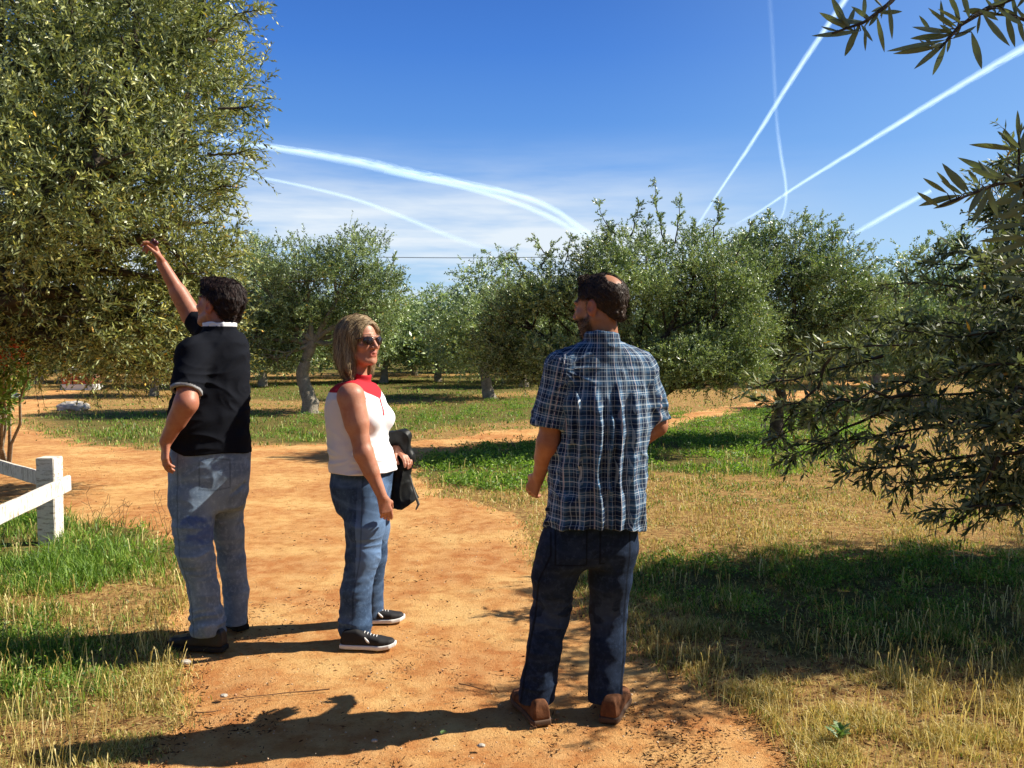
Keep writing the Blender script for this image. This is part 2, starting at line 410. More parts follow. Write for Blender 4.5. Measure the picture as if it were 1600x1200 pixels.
# broad leaved weeds
cx, cy = [], []
for q, cnt in ((P_GREEN[0], 560), (P_GREEN[1], 200), (P_GREEN[3], 130), (P_GREEN[6], 90), (P_GREEN[7], 40), (P_GREEN[2], 60), (P_GREEN[4], 110)):
    q = np.array(q); got = 0
    while got < cnt:
        a_, b_ = q.min(0), q.max(0); xx = RNG.uniform(a_[0], b_[0], 400); yy = RNG.uniform(a_[1], b_[1], 400)
        kk = inpoly(xx, yy, q) & (n2(xx.astype(np.float32), yy.astype(np.float32), 1.3, 55, 3) + RNG.normal(0, .05, 400) > .47) & ~path_mask(xx.astype(np.float32), yy.astype(np.float32)); xx, yy = xx[kk][:cnt - got], yy[kk][:cnt - got]
        cx.append(xx); cy.append(yy); got += len(xx)
cx, cy = np.concatenate(cx), np.concatenate(cy)
nl = 60; n = len(cx) * nl
rr = RNG.uniform(0.05, 0.16, len(cx)).repeat(nl); hh_ = RNG.uniform(0.03, 0.15, len(cx)).repeat(nl)
x = cx.repeat(nl) + RNG.normal(0, 1, n) * rr * 0.6; y = cy.repeat(nl) + RNG.normal(0, 1, n) * rr * 0.6
z = hgt(x.astype(np.float32), y.astype(np.float32)) + RNG.random(n) ** 1.3 * hh_
V, F, t = scatter_leaves(x, y, z, RNG.uniform(0.02, 0.05, n) * np.clip(y / 8, .5, 1), RNG.uniform(0.009, 0.022, n) * np.clip(y / 8, .5, 1), np.clip(RNG.normal(0.5, 0.25, n), 0, 1), 0.9)
o = mesh_np("leafy_weeds", V, F, M_WEED, attrs={"tint": t})
tag(o, "bright green leafy weeds in low patches", None, None, "stuff")
# litter on the dirt
M_LIT = leafmat("litter_mat", stops=[(0.0, (0.03, 0.015, 0.01)), (0.5, (0.09, 0.04, 0.02)), (0.85, (0.25, 0.13, 0.05)), (1.0, (0.50, 0.36, 0.17))], trans=0.05, rough=0.8, spec=0.1)
x, y = screen_pts(100000, 2.5, 14)
u_ = n2(x, y, 1.5, 111, 3) + 0.5 * n2(x, y, 6.0, 113, 2)
pmk = path_mask(x, y)
edge = ~path_mask(x + 0.12, y) | ~path_mask(x - 0.12, y) | ~path_mask(x, y + 0.12)
k = ((u_ > 0.85) & (RNG.random(len(x)) < 0.55)) | (edge & (RNG.random(len(x)) < 0.6)) | (RNG.random(len(x)) < 0.035)
x, y = x[k], y[k]; n = len(x)
z = hgt(x, y) + RNG.uniform(-0.004, 0.006, n)
V, F, t = scatter_leaves(x, y, z, RNG.uniform(0.008, 0.032, n), RNG.uniform(0.003, 0.008, n), RNG.random(n), 0.2)
o = mesh_np("leaf_litter", V, F, M_LIT, attrs={"tint": t})
tag(o, "dead leaves and chaff strewn over the orange dirt", None, None, "stuff")
# pebbles: little deformed octahedra
M = NM("pebble_mat"); cc = M.ramp(M.attr("tint"), [(0, (0.16, 0.07, 0.035)), (0.6, (0.42, 0.22, 0.11)), (1, (0.70, 0.58, 0.42))])
M_PEB = M.pbr(cc, 0.9, 0.1)
x, y = screen_pts(5200, 2.5, 12); k = path_mask(x, y); x, y = x[k], y[k]; n = len(x)
z = hgt(x, y); r = RNG.uniform(0.002, 0.006, n) * np.where(RNG.random(n) < 0.03, 2.4, 1)
octv = np.array([(1, 0, 0), (0.2, 1, 0), (-1, 0.1, 0), (0, -1, 0), (0.1, 0, 0.7), (0, 0, -0.6)])
V = (octv[None] * RNG.uniform(0.7, 1.2, (n, 6, 3)) * r[:, None, None]); ang = RNG.random(n) * 6.28
V = np.stack([V[..., 0] * np.cos(ang)[:, None] - V[..., 1] * np.sin(ang)[:, None], V[..., 0] * np.sin(ang)[:, None] + V[..., 1] * np.cos(ang)[:, None], V[..., 2]], -1) + np.stack([x, y, z], -1)[:, None]
f8 = np.array([(0, 1, 4), (1, 2, 4), (2, 3, 4), (3, 0, 4), (1, 0, 5), (2, 1, 5), (3, 2, 5), (0, 3, 5)])
F = (np.arange(n) * 6)[:, None, None] + f8[None]
o = mesh_np("pebbles", V.reshape(-1, 3), F.reshape(-1, 3), M_PEB, attrs={"tint": np.repeat(RNG.random(n), 6)})
tag(o, "small stones and clods scattered over the orange dirt", None, None, "stuff")
# ------------------------------------------------------------------ olive trees
def nrm(v): return v / (np.linalg.norm(v, axis=-1, keepdims=True) + 1e-9)
def tube(pts, rad, sides=8):
    """one tapered tube along a polyline; returns V,F"""
    pts = np.asarray(pts, float); rad = np.asarray(rad, float); n = len(pts)
    T = nrm(np.gradient(pts, axis=0)); ref = np.array([0.3, 0.2, 1.0]) if abs(T[0][2]) < 0.8 else np.array([1.0, 0.1, 0.0])
    V = []
    for i in range(n):
        s = nrm(np.cross(T[i], ref)); b = np.cross(T[i], s)
        a = np.arange(sides) / sides * 2 * np.pi
        V.append(pts[i] + rad[i] * (np.cos(a)[:, None] * s + np.sin(a)[:, None] * b))
    V = np.concatenate(V); q = np.arange(sides)
    F = np.concatenate([np.stack([i * sides + q, i * sides + (q + 1) % sides, (i + 1) * sides + (q + 1) % sides, (i + 1) * sides + q], -1) for i in range(n - 1)])
    return V, F
def join(parts):
    V, F, o = [], [], 0
    for v, f in parts: V.append(v); F.append(f + o); o += len(v)
    return np.concatenate(V), np.concatenate(F)
def curve3(a, b, bend, n=7, rng=None, wob=0.05):
    a, b = np.asarray(a, float), np.asarray(b, float); t = np.linspace(0, 1, n)[:, None]
    mid = (a + b) / 2 + np.asarray(bend, float)
    p = (1 - t) ** 2 * a + 2 * t * (1 - t) * mid + t ** 2 * b
    if rng is not None:
        w = rng.normal(0, wob, (n, 3)); w[0] = 0; w[-1] = 0; p = p + w
    return p

def leaves_on_twigs(P, D, L, npair, ll, lw, rng, droop=0.25, tint_b=None, fine=False):
    """P,D,L arrays of twigs; returns leaf verts, quads, tint, and twig stem verts/faces"""
    N = len(P); D = nrm(D)
    r = rng.normal(size=(N, 3)); S = nrm(np.cross(D, r)); B = np.cross(D, S)
    K = npair * 2
    t = (np.arange(npair) + 0.6) / npair; t = np.repeat(t, 2)[None, :] * np.ones((N, 1)) + rng.normal(0, 0.02, (N, K))
    pos = P[:, None] + D[:, None] * (L[:, None] * t)[..., None]; pos[..., 2] -= droop * L[:, None] * t ** 2
    tang = D[:, None] * np.ones((1, K, 1)); tang = tang.copy(); tang[..., 2] -= 2 * droop * t; tang = nrm(tang)
    ang = (np.arange(K) // 2 * (np.pi / 2) + (np.arange(K) % 2) * np.pi)[None, :] + rng.normal(0, 0.5, (N, K))
    side = np.cos(ang)[..., None] * S[:, None] + np.sin(ang)[..., None] * B[:, None]
    sp = rng.uniform(0.5, 1.25, (N, K))[..., None]
    ld = nrm(tang + side * sp + rng.normal(0, 0.18, (N, K, 3)))
    nor = nrm(np.cross(ld, np.cross(side, ld)) * 1.0 + np.array([0, 0, 0.5]) + rng.normal(0, 0.45, (N, K, 3)))
    wd = nrm(np.cross(ld, nor)); nor = np.cross(wd, ld)
    l = ll * rng.uniform(0.65, 1.2, (N, K)) * (1 - 0.35 * t); w = lw * rng.uniform(0.7, 1.25, (N, K))
    l = l[..., None]; w = w[..., None]
    tb = rng.normal(0, 0.14, (N, 1)) if tint_b is None else tint_b[:, None]
    tint = np.clip(0.45 + tb + rng.normal(0, 0.19, (N, K)), 0, 0.93)
    tint = np.where(rng.random((N, K)) < 0.012, 1.0, tint)
    if not fine:
        V = np.stack([pos, pos + ld * l * 0.45 + wd * w * 0.5, pos + ld * l, pos + ld * l * 0.45 - wd * w * 0.5], 2)
        F = (np.arange(N * K) * 4)[:, None] + np.array([[0, 1, 2, 3]])
        V = V.reshape(-1, 3); T = np.repeat(tint.ravel(), 4)
    else:
        cv = rng.uniform(-0.12, 0.22, (N, K, 1))
        def at(u, s): return pos + ld * l * u - nor * l * cv * u * u + wd * w * s + nor * w * abs(s) * 0.35
        V = np.stack([at(0, 0), at(0.16, .27), at(0.16, 0), at(0.16, -.27), at(0.42, .5), at(0.42, 0), at(0.42, -.5), at(0.70, .42), at(0.70, 0), at(0.70, -.42), at(0.9, .17), at(0.9, 0), at(0.9, -.17), at(1.0, 0)], 2)
        k = (np.arange(N * K) * 14)[:, None]
        q = np.array([[1, 4, 5, 2], [2, 5, 6, 3], [4, 7, 8, 5], [5, 8, 9, 6], [7, 10, 11, 8], [8, 11, 12, 9]]); tr = np.array([[0, 1, 2], [0, 2, 3], [10, 13, 11], [11, 13, 12]])
        F = [(k[:, None] + q[None]).reshape(-1, 4), (k[:, None] + tr[None]).reshape(-1, 3)]
        V = V.reshape(-1, 3); T = np.repeat(tint.ravel(), 14)
    # stems: 3-sided, two segments
    M_ = 3; ts = np.array([0, 0.5, 1.0]); rs = np.array([1.0, 0.75, 0.3]) * (0.0035 if not fine else 0.0028)
    SV = []
    for j in range(3):
        c = P + D * (L * ts[j])[:, None]; c = c.copy(); c[:, 2] -= droop * L * ts[j] ** 2
        for q_ in range(3):
            a = q_ * 2.094; SV.append(c + rs[j] * (math.cos(a) * S + math.sin(a) * B))
    SV = np.stack(SV, 1).reshape(-1, 3)
    sf = np.array([[j * 3 + q_, j * 3 + (q_ + 1) % 3, (j + 1) * 3 + (q_ + 1) % 3, (j + 1) * 3 + q_] for j in range(2) for q_ in range(3)])
    SF = ((np.arange(N) * 9)[:, None, None] + sf[None]).reshape(-1, 4)
    return V, F, T, SV, SF

OLIVE = [(0.0, (0.030, 0.045, 0.012)), (0.30, (0.080, 0.128, 0.030)), (0.60, (0.27, 0.37, 0.10)), (0.93, (0.60, 0.70, 0.30)), (1.0, (0.55, 0.34, 0.05))]
M_LEAF = leafmat("olive_leaf", stops=OLIVE, under=(0.32, 0.40, 0.22), trans=0.13, rough=0.40, spec=0.5)
OLIVE_Y = [(0.0, (0.035, 0.048, 0.010)), (0.30, (0.09, 0.118, 0.026)), (0.60, (0.36, 0.38, 0.10)), (0.93, (0.80, 0.74, 0.24)), (1.0, (0.72, 0.42, 0.05))]
M_LEAFY = leafmat("olive_leaf_warm", stops=OLIVE_Y, under=(0.30, 0.34, 0.16), trans=0.14, rough=0.40, spec=0.45)
OLIVE_SHADED = [(0.0, (0.020, 0.032, 0.010)), (0.30, (0.050, 0.068, 0.022)), (0.60, (0.15, 0.18, 0.065)), (0.93, (0.36, 0.38, 0.20)), (1.0, (0.60, 0.30, 0.05))]
M_LEAF_SHADED = leafmat("olive_leaf_shaded", stops=OLIVE_SHADED, under=(0.26, 0.30, 0.20), trans=0.2, rough=0.45, spec=0.2)  # olive leaf copy with the near right trees' shade put into its colour
M = NM("olive_bark"); co = M.coord(); nn = M.noise(co, 9, 6, 0.7); n_2 = M.noise(co, 45, 4, 0.7)
M_BARK = M.pbr(M.mix(M.rng(n_2, 0.35, 0.7), M.ramp(nn, [(0.3, (0.09, 0.07, 0.05)), (0.5, (0.24, 0.20, 0.15)), (0.7, (0.42, 0.37, 0.29))]), (0.30, 0.26, 0.20)), 0.9, 0.1, M.bump(M.math('ADD', nn, M.math('MULTIPLY', n_2, 0.4)), 1.0, 0.03))
M = NM("bark_dark"); co = M.coord(); nn = M.noise(co, 12, 5, 0.7)
M_BARKD = M.pbr(M.ramp(nn, [(0.3, (0.03, 0.025, 0.018)), (0.7, (0.13, 0.10, 0.075))]), 0.9, 0.1, M.bump(nn, 0.8, 0.02))
M_BARKR = None

def olive(name, label, base, blobs, trunk_top, trunk_r, seed, n_twigs, ll=0.060, lw=0.015, tl=0.30, npair=7, trunk_pts=None, matl=None, barkm=None, shoots=(), fork=None, group=None, droop=0.22, cat="olive tree", fuzz=0.18, stems=True, out_w=0.5, up_w=0.45, gap=0.34, sdev=0.6):
    """blobs: list of (dx,dy,z,rx,ry,rz) relative to the base; trunk_top relative too"""
    rng = np.random.default_rng(seed)
    matl = matl or M_LEAF; barkm = barkm or M_BARK
    root = empty(name, (base[0], base[1], float(hgt(np.array([base[0]], np.float32), np.array([base[1]], np.float32))[0])), label, cat, group)
    tp = np.array(trunk_pts if trunk_pts is not None else [(0, 0, -0.15), (0.02, 0, 0.25 * trunk_top[2]), (trunk_top[0] * 0.5 + 0.05, trunk_top[1] * 0.5, 0.6 * trunk_top[2]), trunk_top], float)
    # resample and roughen the trunk
    t = np.linspace(0, len(tp) - 1, 14); ti = np.clip(t.astype(int), 0, len(tp) - 2); f = (t - ti)[:, None]
    tq = tp[ti] * (1 - f) + tp[ti + 1] * f; tq[1:] += rng.normal(0, trunk_r * 0.10, (13, 3))
    rr = trunk_r * (1 + 0.75 * np.exp(-np.linspace(0, 1, 14) * 9)) * np.linspace(1, 0.72, 14) * rng.uniform(0.9, 1.12, 14)
    v, fc = tube(tq, rr, 14); v = v + (vnoise(v * 9 + 5, seed)[:, None] - 0.5) * trunk_r * 0.55
    parts = [(v, fc)]
    blobs = np.array(blobs, float); top = tq[-1]
    forkp = top if fork is None else np.array(fork, float)
    vol = blobs[:, 3] * blobs[:, 4] * blobs[:, 5]; area = (vol ** (2 / 3.0)); pr = area / area.sum()
    # clump centres in every blob
    cl = []; clr = []
    for b in blobs:
        c = b[:3]
        lr = trunk_r * 0.50
        p = curve3(forkp - np.array([0, 0, 0.03]), c, (rng.normal(0, 0.12), rng.normal(0, 0.12), -0.05 + 0.12 * np.linalg.norm(c - forkp) * rng.uniform(-0.6, 0.8)), 8, rng, 0.02)
        parts.append(tube(p, np.linspace(lr, lr * 0.30, 8), 7))
        nb = max(5, int(9 * (b[3] * b[4] * b[5]) ** (1 / 3.0) + 4))
        for _ in range(nb):
            d = nrm(rng.normal(size=3)); e = c + d * b[3:6] * rng.uniform(0.45, 0.95)
            q0 = p[rng.integers(4, 8)]
            parts.append(tube(curve3(q0, e, rng.normal(0, 0.06, 3), 5, rng, 0.015), np.linspace(lr * 0.32, 0.006, 5), 5))
    V, F = join(parts)
    mesh_np("trunk", V, F, barkm, root, smooth=True)
    # twigs
    bi = rng.choice(len(blobs), n_twigs, p=pr); b = blobs[bi]
    d = nrm(rng.normal(size=(n_twigs, 3)))
    # clumping: keep directions near a noise maximum
    rad = rng.random(n_twigs) ** 0.45
    cn = vnoise((b[:, :3] + d * b[:, 3:6]) * 2.3 + seed, seed + 3)
    kk = rng.random(n_twigs) < np.clip((cn - gap) * 3.0, 0.05, 1)
    b, d, rad, cn = b[kk], d[kk], rad[kk], cn[kk]; N = len(b)
    rad = rad * (0.82 + 0.42 * cn) * (1 + rng.normal(0, fuzz * 0.5, N))
    P = b[:, :3] + d * b[:, 3:6] * rad[:, None]
    # drop twigs that start deep inside the ground
    D = nrm(d * out_w + np.array([0, 0, up_w]) + rng.normal(0, 0.55, (N, 3)))
    L = tl * rng.uniform(0.6, 1.3, N)
    tb = (vnoise(P * 1.7 + 9, seed + 5) - 0.5) * 0.7 + rng.normal(0, 0.12, N)
    SP, SD, SL = [], [], []
    for (sx, sy, sz, ex, ey, ez, cnt) in shoots:      # long shoots beyond the crown: a bare stem with twigs along it
        a_ = np.array([sx, sy, sz]); e_ = np.array([ex, ey, ez])
        cp = curve3(a_, e_, rng.normal(0, 0.05, 3), 7, rng, 0.015)
        v2, f2 = tube(cp, np.linspace(0.012, 0.003, 7), 5); parts.append((v2, f2))
        t2 = rng.random(cnt) ** 0.8; ci = np.clip((t2 * 6).astype(int), 0, 5); ff = (t2 * 6 - ci)[:, None]
        pp = cp[ci] * (1 - ff) + cp[ci + 1] * ff
        SP.append(pp); SD.append(nrm(nrm(e_ - a_) * 0.8 + rng.normal(0, sdev, (cnt, 3)))); SL.append(np.full(cnt, tl * 0.55))
    if SP:
        P = np.concatenate([P] + SP); D = np.concatenate([D] + SD); L = np.concatenate([L] + SL); tb = np.concatenate([tb, rng.normal(0.05, 0.1, len(P) - len(tb))])
        # rebuild trunk mesh with the shoot stems
        bpy.data.objects.remove([q for q in bpy.data.objects if q.parent == root][0])
        V, F = join(parts); mesh_np("trunk", V, F, barkm, root, smooth=True)
    k2 = P[:, 2] > 0.12; P, D, L, tb = P[k2], D[k2], L[k2], tb[k2]
    V, F, T, SV, SF = leaves_on_twigs(P, D, L, npair, ll, lw, rng, droop, tb)
    if stems:
        o = mesh_np("crown", np.concatenate([V, SV]), [F, SF + len(V)], [matl], root, attrs={"tint": np.concatenate([T, np.full(len(SV), 0.12)])})
    else: o = mesh_np("crown", V, F, matl, root, attrs={"tint": T})
    return root

def rel(base, px, py, Y): p = PX(px, py, Y); return p - np.array([base[0], base[1], 0])
def blobpx(base, px, py, Y, wpx, hpx, depth=None):
    s = Y / FPX; p = rel(base, px, py, Y)
    return (p[0], p[1], p[2], wpx * s, (depth if depth else wpx * s), hpx * s)

# --- the big olive tree on the left that the man reaches into
bL = (-5.95, 8.7)
blL = [blobpx(bL, 40, 60, 8.2, 240, 200, 1.3), blobpx(bL, 215, 70, 7.6, 150, 130, 1.0), blobpx(bL, 150, 250, 7.0, 175, 160, 1.0), blobpx(bL, 285, 190, 7.4, 85, 120, 0.8),
       blobpx(bL, 40, 330, 7.2, 190, 160, 1.1), blobpx(bL, 250, 360, 7.6, 105, 130, 0.8), blobpx(bL, 130, 450, 7.8, 185, 120, 1.0), blobpx(bL, 300, 60, 7.6, 60, 90, 0.6),
       blobpx(bL, 215, 500, 8.2, 100, 75, 0.8), blobpx(bL, -150, 250, 8.5, 230, 330, 1.6), (0.0, 0.6, 4.0, 2.4, 1.8, 1.5), blobpx(bL, 160, 545, 9.2, 130, 45, 0.7), blobpx(bL, 60, 525, 9.0, 90, 50, 0.7),
       blobpx(bL, 180, -60, 8.2, 190, 120, 1.2), blobpx(bL, 320, 440, 8.6, 60, 70, .6), blobpx(bL, 250, 565, 9.0, 90, 40, .6), blobpx(bL, 320, 520, 9.0, 60, 50, .6), blobpx(bL, 90, 400, 8.8, 200, 160, .6), blobpx(bL, 200, 150, 8.8, 200, 170, .6)]
def shpx(base, a, b, Y, c): p, q = rel(base, a[0], a[1], Y), rel(base, b[0], b[1], Y); return (*p, *q, c)
olive("olive_tree", "big yellowish olive tree at the left that the man in the black polo reaches into", bL, blL, (0.25, -0.2, 1.9), 0.24, 21, 26000, 0.074, 0.0170, 0.30, 7,
      matl=M_LEAFY, barkm=M_BARKD, gap=.30, shoots=[shpx(bL, (335, 60), (405, 15), 7.4, 12), shpx(bL, (340, 170), (408, 160), 7.2, 12), shpx(bL, (325, 240), (392, 232), 7.2, 14), shpx(bL, (330, 300), (385, 290), 7.3, 10), shpx(bL, (330, 400), (372, 350), 8.4, 14), shpx(bL, (300, 20), (340, -20), 7.4, 12)])

# --- E: wide tree behind the man in the plaid shirt
bE = tuple(GP(968, 706))
YE = bE[1]
blE = [blobpx(bE, 985, 425, YE, 85, 62, .9), blobpx(bE, 1085, 435, YE, 85, 66, .9), blobpx(bE, 885, 460, YE, 70, 52, .8), blobpx(bE, 815, 495, YE + .2, 52, 55, .7), blobpx(bE, 1120, 500, YE, 80, 80, .9),
       blobpx(bE, 1000, 500, YE + .6, 110, 80, .9), blobpx(bE, 870, 540, YE + .1, 65, 60, .7), blobpx(bE, 1100, 572, YE - .2, 80, 40, .7), blobpx(bE, 1010, 570, YE + .5, 70, 40, .6), blobpx(bE, 1165, 470, YE + .3, 45, 70, .7), blobpx(bE, 835, 585, YE+.3, 45, 26, .5), blobpx(bE, 930, 560, YE - .5, 90, 50, .5), blobpx(bE, 1050, 560, YE - .5, 90, 50, .5), blobpx(bE, 1150, 570, YE, 50, 40, .6), blobpx(bE, 780, 540, YE + .3, 40, 45, .5), blobpx(bE, 940, 470, YE - .3, 80, 60, .6)]
olive("olive_tree", "broad dense olive tree directly behind the balding man in the plaid shirt", bE, blE, (0.03, 0, 0.75), 0.15, 33, 24000, 0.057, 0.0175, 0.22, 7, barkm=M_BARKD, droop=0.15,
      shoots=[shpx(bE, (1040, 380), (1025, 285), YE, 26), shpx(bE, (1055, 380), (1065, 310), YE, 18), shpx(bE, (960, 370), (935, 320), YE, 22), shpx(bE, (985, 370), (1000, 318), YE, 16), shpx(bE, (1115, 370), (1125, 318), YE, 26), shpx(bE, (1150, 400), (1180, 345), YE, 20),
              shpx(bE, (880, 420), (892, 368), YE, 16), shpx(bE, (1010, 390), (1012, 340), YE, 22), shpx(bE, (1090, 380), (1088, 345), YE, 18), shpx(bE, (930, 400), (960, 345), YE, 18), shpx(bE, (845, 420), (870, 378), YE, 14), shpx(bE, (1180, 440), (1215, 385), YE, 18), shpx(bE, (830, 460), (800, 400), YE, 14), shpx(bE, (860, 400), (835, 375), YE, 14)])
# --- A: tree with the pale leaning trunk, left of the woman
bA = tuple(GP(487, 645)); YA = bA[1]
trA = [np.append((0, 0), -0.1), rel(bA, 482, 620, YA), rel(bA, 470, 588, YA), rel(bA, 478, 560, YA), rel(bA, 490, 530, YA)]
blA = [blobpx(bA, 480, 440, YA, 75, 60, 1.1), blobpx(bA, 555, 420, YA, 60, 58, 1.0), blobpx(bA, 590, 470, YA, 42, 60, .9), blobpx(bA, 420, 460, YA, 50, 60, 1.0), blobpx(bA, 400, 520, YA, 45, 45, .9),
       blobpx(bA, 470, 510, YA + .5, 65, 35, .9), blobpx(bA, 545, 510, YA + .6, 55, 42, .9), blobpx(bA, 425, 560, YA, 45, 30, .7), blobpx(bA, 560, 545, YA + .6, 50, 28, .8), blobpx(bA, 385, 560, YA + 1, 45, 30, .8), blobpx(bA, 380, 480, YA + .8, 50, 60, .9), blobpx(bA, 400, 410, YA + .5, 36, 30, .7)]
olive("olive_tree", "olive tree with a pale crooked trunk, just left of the woman", bA, blA, (0, 0, 1.5), 0.15, 41, 15000, 0.080, 0.026, 0.30, 6, trunk_pts=trA, droop=0.15,
      shoots=[shpx(bA, (550, 385), (553, 350), YA, 14), shpx(bA, (480, 400), (470, 375), YA, 10), shpx(bA, (610, 430), (615, 400), YA, 10), shpx(bA, (400, 400), (395, 370), YA, 10)])
# --- F: dark trunk tree at right
bF = tuple(GP(1212, 690)); YF = bF[1]
blF = [blobpx(bF, 1235, 410, YF, 70, 62, .8), blobpx(bF, 1300, 430, YF, 62, 60, .8), blobpx(bF, 1180, 430, YF + .2, 45, 60, .6), blobpx(bF, 1250, 490, YF, 95, 58, .8), blobpx(bF, 1330, 490, YF + .4, 55, 50, .8),
       blobpx(bF, 1200, 540, YF + .3, 50, 50, .6), blobpx(bF, 1275, 545, YF + .5, 60, 35, .6)]
olive("olive_tree", "olive tree on a dark thin trunk to the right of the plaid shirt", bF, blF, (0.05, 0, 1.3), 0.10, 51, 12500, 0.062, 0.020, 0.24, 6, barkm=M_BARKD, droop=0.15,
      shoots=[shpx(bF, (1210, 370), (1200, 335), YF, 16), shpx(bF, (1300, 380), (1310, 345), YF, 14), shpx(bF, (1260, 370), (1265, 340), YF, 12)])

# --- generic variants for the rows behind
def gen_blobs(rng, R, H):
    out = []
    for k in range(7):
        a = k / 6 * 6.28 + rng.random(); q = R * 0.48 if k < 6 else 0
        out.append((math.cos(a) * q, math.sin(a) * q, H * rng.uniform(0.40, 0.62) if k < 6 else H * 0.74, R * rng.uniform(0.42, 0.60), R * rng.uniform(0.42, 0.60), H * rng.uniform(0.22, 0.30)))
    return out
r_ = np.random.default_rng(5)
gen = []
ROWS = [  # px of trunk base, py of base, crown height factor, label
    (765, 622, 1.00, "olive tree with a short pale trunk just left of the plaid shirt"),
    (685, 596, 0.95, "slim olive tree with a wispy top right of the woman"),
    (648, 586, 0.95, "distant olive tree on a thin dark trunk right behind the sunglasses of the woman"),
    (1455, 636, 1.02, "olive tree with a thick dark trunk behind the near branches at the right"),
    (1370, 604, 1.05, "olive tree standing between the dark thin trunk and the thick dark trunk at the right"),
    (1560, 625, 0.95, "olive tree beyond the near branches at the right margin"),
    (1150, 602, 1.02, "olive tree behind the right flank of the broad tree"),
    (900, 596, 1.00, "olive tree showing between the short pale trunk and the shoulder in plaid"),
    (820, 604, 0.9, "low olive tree behind the short pale trunk tree"),
    (600, 598, 0.98, "olive tree half hidden behind the crooked pale trunk tree, over the hair of the woman"),
    (410, 604, 1.05, "olive tree showing just right of the dark hair of the man in the black polo"),
    (300, 602, 1.0, "olive tree hidden low behind the crown at the left, near the raised arm"),
    (240, 618, 0.75, "small olive tree with a white foot, low behind the raised arm"),
    (1700, 640, 1.0, "olive tree past the right margin behind the near branches"),
    (540, 590, 1.05, "far olive tree behind the left shoulder side of the woman, beyond the crooked trunk"),
    (350, 588, 1.1, "far olive tree seen over the shoulder of the man in black"),
    (170, 596, 1.0, "far olive tree behind the brick trough at the left"),
    (60, 600, 1.05, "far olive tree at the end of the dirt lane at the left"),
    (730, 582, 1.05, "far olive tree between the thin pale trunk and the short pale trunk"),
    (1260, 588, 1.1, "far olive tree behind the dark thin trunk right of the plaid shirt"),
    (1440, 592, 1.1, "far olive tree behind the thick dark trunk at the right"),
    (1050, 590, 1.1, "far olive tree behind the middle of the broad dense tree"),
    (-80, 612, 1.05, "olive tree past the left margin beyond the lane"),
    (1530, 590, 1.1, "far olive tree glimpsed through the near branches at the right"),
]
grp = "olive trees in the rows behind"
for v in range(3):
    rr_ = np.random.default_rng(70 + v)
    tw = [(0, 0, -0.1), (0.08 * (v - 1), 0, 0.45), (0.16 * (v - 1), 0.05, 0.9), (0.05, 0, 1.25)]
    sh = [(rr_.normal(0, .7), rr_.normal(0, .7), 3.3, rr_.normal(0, .8), rr_.normal(0, .8), 4.3, 12) for _ in range(5)]
    gen.append(olive("olive_tree", "x", (0, 0), gen_blobs(rr_, 2.4, 3.9), (0.05, 0, 1.25), 0.14, 80 + v, 9500, 0.105, 0.036, 0.34, 6, trunk_pts=tw, shoots=sh, group=grp, droop=0.12, stems=False))
used = [False] * 3
for i, (px, py, sc, lab) in enumerate(ROWS):
    v = i % 3; p = GP(px, py)
    o = gen[v] if not used[v] else copy_tree(gen[v]); used[v] = True
    o.location = (p[0], p[1], 0); o.rotation_euler = (0, 0, i * 1.9); o.scale = (sc, sc, sc); o['label'] = lab
for k_, (bx_, by_) in enumerate([(-8.5, -3.5), (-5.2, -4.6), (-2.2, -4.0), (1.2, -4.8), (4.4, -3.6), (8.0, -2.8), (-9.5, .8), (11.5, 1.5), (-3.5, -8), (2.8, -8.5)]):  # unseen trees continuing the orchard, added to dim sky light from behind
    o = copy_tree(gen[k_ % 3]); o.location = (bx_, by_, 0); o.rotation_euler = (0, 0, k_ * 1.3); o.scale = (1.05, 1.05, 1.05)
    o['label'] = "olive tree added behind the camera to cut sky fill, outside the picture"; o['group'] = "olive trees added behind the camera to cut sky fill"
# far grove as one mass
far_root = None
Vs, Fs, Ts, off = [], [], [], 0
src = [q for q in bpy.data.objects if q.parent == gen[0] and q.name.startswith("crown")][0].data
bv = np.zeros(len(src.vertices) * 3, np.float32); src.vertices.foreach_get("co", bv); bv = bv.reshape(-1, 4, 3)
bt = np.zeros(len(src.vertices), np.float32); src.attributes["tint"].data.foreach_get("value", bt); bt = bt.reshape(-1, 4)
for row, Yr in enumerate((36, 42, 49, 58, 70, 90)):
    for c in np.arange(-1.0 * Yr, 1.0 * Yr, 4.6 + row * .7):
        sel = RNG.choice(len(bv), 2600, replace=False); a = RNG.random() * 6.28
        q = bv[sel]; cen = q.mean(1, keepdims=True); q = cen + (q - cen) * (2.1 + .3 * row)
        q = np.stack([q[..., 0] * math.cos(a) - q[..., 1] * math.sin(a), q[..., 0] * math.sin(a) + q[..., 1] * math.cos(a), q[..., 2]], -1) * np.array([1.3, 1.3, RNG.uniform(.9, 1.1) * (1 + .06 * row)])
        Vs.append((q + np.array([c + RNG.normal(0, .8), Yr + RNG.normal(0, 1.5), 0])).reshape(-1, 3)); Ts.append(bt[sel].ravel()); Vs[-1][:, 2] -= .35
V = np.concatenate(Vs); F = np.arange(len(V)).reshape(-1, 4)
o = mesh_np("far_olive_grove", V, F, M_LEAF, attrs={"tint": np.concatenate(Ts)})
tag(o, "far rows of olive trees closing the view behind the orchard", None, None, "stuff")

